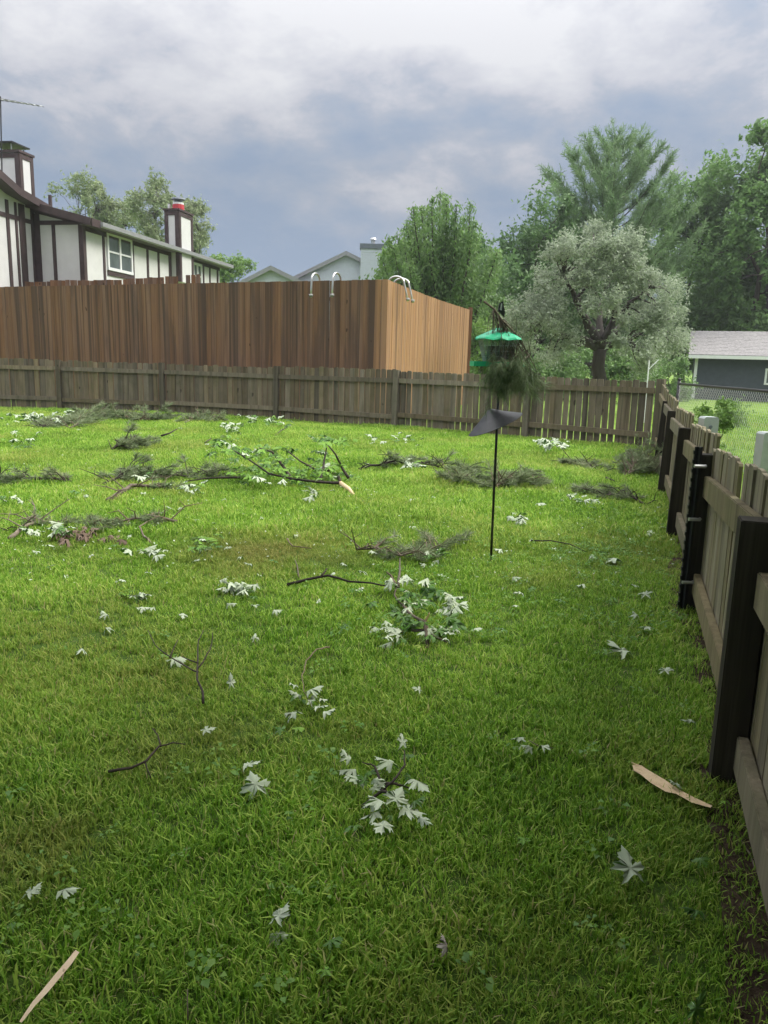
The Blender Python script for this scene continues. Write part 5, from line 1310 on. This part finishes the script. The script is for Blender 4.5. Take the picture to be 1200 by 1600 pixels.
clump('pale leaf clump along the pine bough with dead leaves', 85, 826, 26, 4, 26, 14, 22, z=.1)
clump('shrivelled brown dead leaves heaped at the left of the lawn', 118, 830, 12, 6, 24, 14, 22, (1, 0), .10, 1.0)
clump('second small heap of brown dead leaves at the left of the lawn', 172, 838, 6, 3, 8, 14, 20, (1, 0), .08, 1.0)
clump('white leaf clump below the stem of the second left bough', 236, 860, 12, 4, 12, 16, 24, z=.08)
clump('dark green leaf clump in the middle left of the lawn', 320, 846, 12, 7, 22, 15, 22, (.15, .85), z=.12)
clump('pale leaf clump in the centre left above the big silver leaf', 378, 917, 14, 4, 14, 18, 26, z=.07)
clump('scattered pale leaf clump left of the bare patch', 215, 930, 16, 5, 10, 16, 24, (.6, .4), z=.05)
clump('pale leaf clump beyond the feeder pole on its right side', 808, 808, 9, 5, 12, 12, 18, z=.08)
clump('pale leaf clump beside the needle heap nearest the right fence', 915, 782, 24, 5, 18, 11, 17, z=.08)
clump('pale leaf clump at far left middle edge', 10, 780, 16, 4, 8, 12, 18, (.5, .5), z=.07)
clump('pale green leaf clump behind the feeder pole foot', 682, 862, 10, 4, 9, 14, 20, (.7, .3), z=.08)
clump('pale leaf clump behind the forked pale stem', 118, 770, 12, 3, 7, 14, 20, z=.06)

# small leaves strewn everywhere further back: individuals up to 220
MARKS = [((767, 876), 'the feeder pole foot'), ((650, 950), 'the central leaf heap'), ((300, 1040), 'the forked dark twig'), ((440, 735), 'the big green maple bough'),
         ((205, 703), 'the small dark needle clump'), ((220, 775), 'the forked pale pine stem'), ((118, 830), 'the brown dead leaf heap'), ((320, 846), 'the dark green leaf clump'),
         ((520, 905), 'the long crooked stick'), ((810, 762), 'the rounded needle heap'), ((960, 780), 'the fence side needle heap'), ((1000, 738), 'the arched pine bough'),
         ((103, 640), 'the first back fence post'), ((262, 645), 'the second back fence post'), ((435, 655), 'the third back fence post'), ((618, 668), 'the fourth back fence post'),
         ((820, 682), 'the fifth back fence post'), ((1072, 950), 'the strapped post foot'), ((0, 758), 'the long dark pine bough'), ((240, 858), 'the bent pale twig'), ((378, 918), 'the centre left leaf clump'),
         ((960, 870), 'the silvery weed leaf'), ((690, 745), 'the straight stemmed bough'), ((625, 870), 'the broken brown pine stem'), ((215, 930), 'the scattered leaf clump')]
ORD = ['nearest', 'second nearest', 'third nearest', 'fourth nearest', 'fifth nearest', 'sixth nearest', 'seventh nearest', 'eighth nearest', 'ninth nearest', 'tenth nearest', 'eleventh nearest', 'twelfth nearest']
spots = {}
for i in range(160):
    y = 655 + 330 * random.random() ** 1.3; x = U(0, 1040)
    g_ = gp(x, y)
    if not in_yard(g_.x, g_.y): continue
    mk = min(MARKS, key=lambda m_: math.hypot(x - m_[0][0], (y - m_[0][1]) * 2))
    spots.setdefault((mk[1], x < mk[0][0]), []).append((math.hypot(x - mk[0][0], y - mk[0][1]), x, y))
for (mn, lf), lst in spots.items():
    for j, (_, x, y) in enumerate(sorted(lst)[:12]):
        leaf('small loose pale leaf, %s on the %s of %s' % (ORD[j], 'left' if lf else 'right', mn), x, y, U(5, 9) + (y - 650) * .035, R6(), LU if random.random() < .82 else LG, z=.05, group='small loose leaves strewn over the lawn', stalk=False)
# torn leaf shreds and clover heads too many to count
n = 1000; P = []; 
for _ in range(n):
    y = 648 + 280 * random.random() ** 1.1; g_ = gp(U(-20, 1060), y)
    if in_yard(g_.x, g_.y): P.append((g_.x, g_.y, gh(g_.x, g_.y) + U(.04, .075)))
P = np.array(P); nn = len(P); V = leaves_from(P, np.zeros((nn, 3)), .010, .5, 1.2)
o = bpy.data.objects.new('leaf_litter', quads_mesh('leaf_litter', V, 'maple_under', rng.uniform(0, 1, nn))); link(o); o['kind'] = 'stuff'; o['label'] = 'pale shreds of torn leaves and clover heads sprinkled over the lawn'; o['category'] = 'leaf litter'

# ------------------------------------------------------------------ loose sticks and boards
def stick(label, paths, mat, r0, r1=None, name='stick'):
    g0 = gp(*paths[0][0][:2]); t_ = thing(name, label, 'stick', (g0.x, g0.y, 0))
    for j, pth in enumerate(paths):
        pts = [gp(x, y, z + .012) for x, y, z in pth]; dn = []
        for i in range(len(pts) - 1):
            for f in (0, .5): dn.append(pts[i].lerp(pts[i + 1], f) + Vector((U(-1, 1), U(-1, 1), U(-1, 1))) * .003)
        dn.append(pts[-1]); nn = len(dn); ra = r0 * 1.1 * (1 if j == 0 else .65)
        mb = MB(); mb.tube(dn, [ra + ((r1 or ra * .4) - ra) * i / (nn - 1) for i in range(nn)], 6); part('stem' if j == 0 else 'side_twig', mb.mesh('stem', mat, True), t_)
    return t_
stick('dark forked twig with upright prongs lying in the left foreground', [[(317, 1099, .02), (316, 1080, .05), (309, 1062, .07), (308, 1030, .08), (310, 1000, .08), (318, 985, .08)], [(311, 1050, .07), (300, 1046, .07), (268, 1028, .07), (242, 1008, .07), (231, 985, .08)], [(309, 1046, .07), (325, 1022, .08), (331, 1005, .08), (332, 990, .08)], [(308, 1036, .08), (285, 1026, .07)], [(266, 1028, .07), (278, 1000, .08)]], 'twig_dark', .0055, .002)
mb = MB(); mb.tube([gp(317, 1099, .022), gp(317, 1086, .045), gp(312, 1070, .063)], [.007, .0065, .006], 7)
stick('thin dark bent twig lying in grass at the left', [[(170, 1205, .04), (205, 1198, .05), (228, 1190, .06), (250, 1166, .07), (270, 1160, .07), (290, 1163, .05)], [(251, 1166, .07), (248, 1150, .08), (238, 1138, .08)], [(228, 1190, .05), (236, 1215, .04)]], 'twig_dark', .005, .002)
stick('long dark crooked stick lying left of the central leaf heap', [[(448, 914, .02), (480, 906, .05), (513, 899, .07), (545, 908, .06), (580, 911, .06), (612, 917, .06)], [(503, 900, .07), (511, 888, .10)]], 'twig_dark', .011, .004)
stick('short upright twig above the long crooked stick', [[(467, 903, .02), (465, 885, .06), (461, 875, .08)]], 'twig_brown', .006, .003)
stick('thin brown twig in the worn patch of lawn', [[(448, 842, .04), (457, 853, .04), (487, 857, .03)]], 'twig_brown', .006, .003)
stick('short dark stick by the back lawn pine bough', [[(252, 681, .05), (265, 677, .09), (277, 670, .12)]], 'twig_dark', .018, .008)
stick('tiny dark stick left of the upper end of the green bough', [[(320, 692, .03), (330, 685, .08)]], 'twig_dark', .014, .008)
stick('dark stick standing by the back fence third post', [[(430, 681, .03), (440, 672, .09), (448, 668, .12)]], 'twig_dark', .014, .006)
stick('short pale stick with a dark knot near the feeder pole far side', [[(947, 747, .03), (955, 749, .05), (963, 753, .03)]], 'twig_dark', .016, .008)
stick('thin dark stick lying right of the feeder pole', [[(830, 844, .03), (860, 845, .05), (890, 850, .04), (915, 862, .03)]], 'twig_dark', .006, .003)
stick('dark straight twig lying behind the forked pine stem', [[(385, 746, .03), (350, 746, .06), (320, 747, .06), (290, 752, .05)]], 'twig_dark', .014, .006)
stick('bent pale twig below the second left bough', [[(237, 850, .02), (224, 836, .06), (218, 822, .09), (230, 815, .09)]], 'twig_brown', .009, .004)
stick('thin reddish twig lying in the bare soil by the nearest panel', [[(1150, 1304, .02), (1172, 1335, .03), (1185, 1370, .02)]], 'twig_brown', .003, .0015)
stick('upright dark straw at the bottom centre', [[(294, 1592, .02), (293, 1545, .06)]], 'twig_brown', .002, .001)

def board(label, poly, z, mat, th=.012, name='broken_board', notch=None):
    c_ = gp(*poly[0]); t_ = single(name, None, label, 'board')
    return t_
mb = MB(); pl_ = [(988, 1194), (1000, 1199), (1016, 1205), (1040, 1219), (1060, 1234), (1085, 1246), (1112, 1258), (1108, 1261), (1082, 1255), (1074, 1246), (1050, 1238), (1022, 1229), (1002, 1212), (988, 1202), (999, 1206)]
top_ = [gp(x, y, .062 - .0002 * (x - 988)) for x, y in pl_]
# split board: triangulate as strips (upper edge against lower edge)
ue = [(988, 1195), (1003, 1197), (1018, 1206), (1040, 1219), (1060, 1233), (1085, 1246), (1113, 1259)]; le = [(990, 1203), (1001, 1210), (1018, 1224), (1040, 1237), (1056, 1240), (1081, 1254), (1110, 1262)]
vs = []; 
for (x, y), (x2, y2) in zip(ue, le):
    for dz in (0, -.016): vs += [gp(x, y, .066 + dz), gp(x2, y2, .066 + dz)]
fs = []
for i in range(len(ue) - 1):
    o_ = i * 4; fs += [(o_, o_ + 1, o_ + 5, o_ + 4), (o_ + 2, o_ + 6, o_ + 7, o_ + 3), (o_, o_ + 4, o_ + 6, o_ + 2), (o_ + 1, o_ + 3, o_ + 7, o_ + 5)]
fs += [(0, 2, 3, 1), (len(vs) - 4, len(vs) - 3, len(vs) - 1, len(vs) - 2)]
mb = MB(); mb.add(vs, fs)
for a, b_ in (((1003, 1199), (986, 1191)), ((1004, 1205), (993, 1200)), ((1006, 1210), (988, 1203)), ((1040, 1232), (1030, 1226))):
    mb.tube([gp(*a, .062), gp(*b_, .066)], [.006, .001], 4)
bb_o = single('broken_board', mb.mesh('broken_board', 'raw_wood'), 'freshly split pale wood board with jagged end lying near the nearest dark post', 'board')
ue = [(118, 1484), (105, 1500), (88, 1520), (70, 1542), (50, 1566), (30, 1596)]; le = [(124, 1488), (112, 1506), (96, 1525), (76, 1549), (56, 1570), (34, 1598)]
vs = []
for (x, y), (x2, y2) in zip(ue, le):
    for dz in (0, -.010): vs += [gp(x, y, .07 + dz), gp(x2, y2, .07 + dz)]
fs = []
for i in range(len(ue) - 1):
    o_ = i * 4; fs += [(o_, o_ + 1, o_ + 5, o_ + 4), (o_ + 2, o_ + 6, o_ + 7, o_ + 3), (o_, o_ + 4, o_ + 6, o_ + 2), (o_ + 1, o_ + 3, o_ + 7, o_ + 5)]
fs += [(0, 2, 3, 1), (len(vs) - 4, len(vs) - 3, len(vs) - 1, len(vs) - 2)]
mb = MB(); mb.add(vs, fs); mb.tube([gp(100, 1514, .072), gp(97, 1532, .06)], [.003, .0008], 4)
single('wood_sliver', mb.mesh('wood_sliver', 'raw_wood'), 'long narrow pale wood sliver lying at the bottom left corner', 'wood')

# ------------------------------------------------------------------ damp air after the storm
ma = bpy.data.materials.new('haze'); ma.use_nodes = True; t = ma.node_tree; t.nodes.clear()
o_ = N(t, 'ShaderNodeOutputMaterial'); v_ = N(t, 'ShaderNodeVolumePrincipled'); v_.inputs['Density'].default_value = 0.0007
v_.inputs['Color'].default_value = (0.90, 0.94, 1.0, 1); v_.inputs['Anisotropy'].default_value = 0.2
t.links.new(v_.outputs[0], o_.inputs['Volume']); MATS['haze'] = ma
mb = MB(); mb.box((0, 180, 9.0), (880, 500, 20.0)); hzo = struct('haze', mb.mesh('haze', 'haze'), 'stuff')
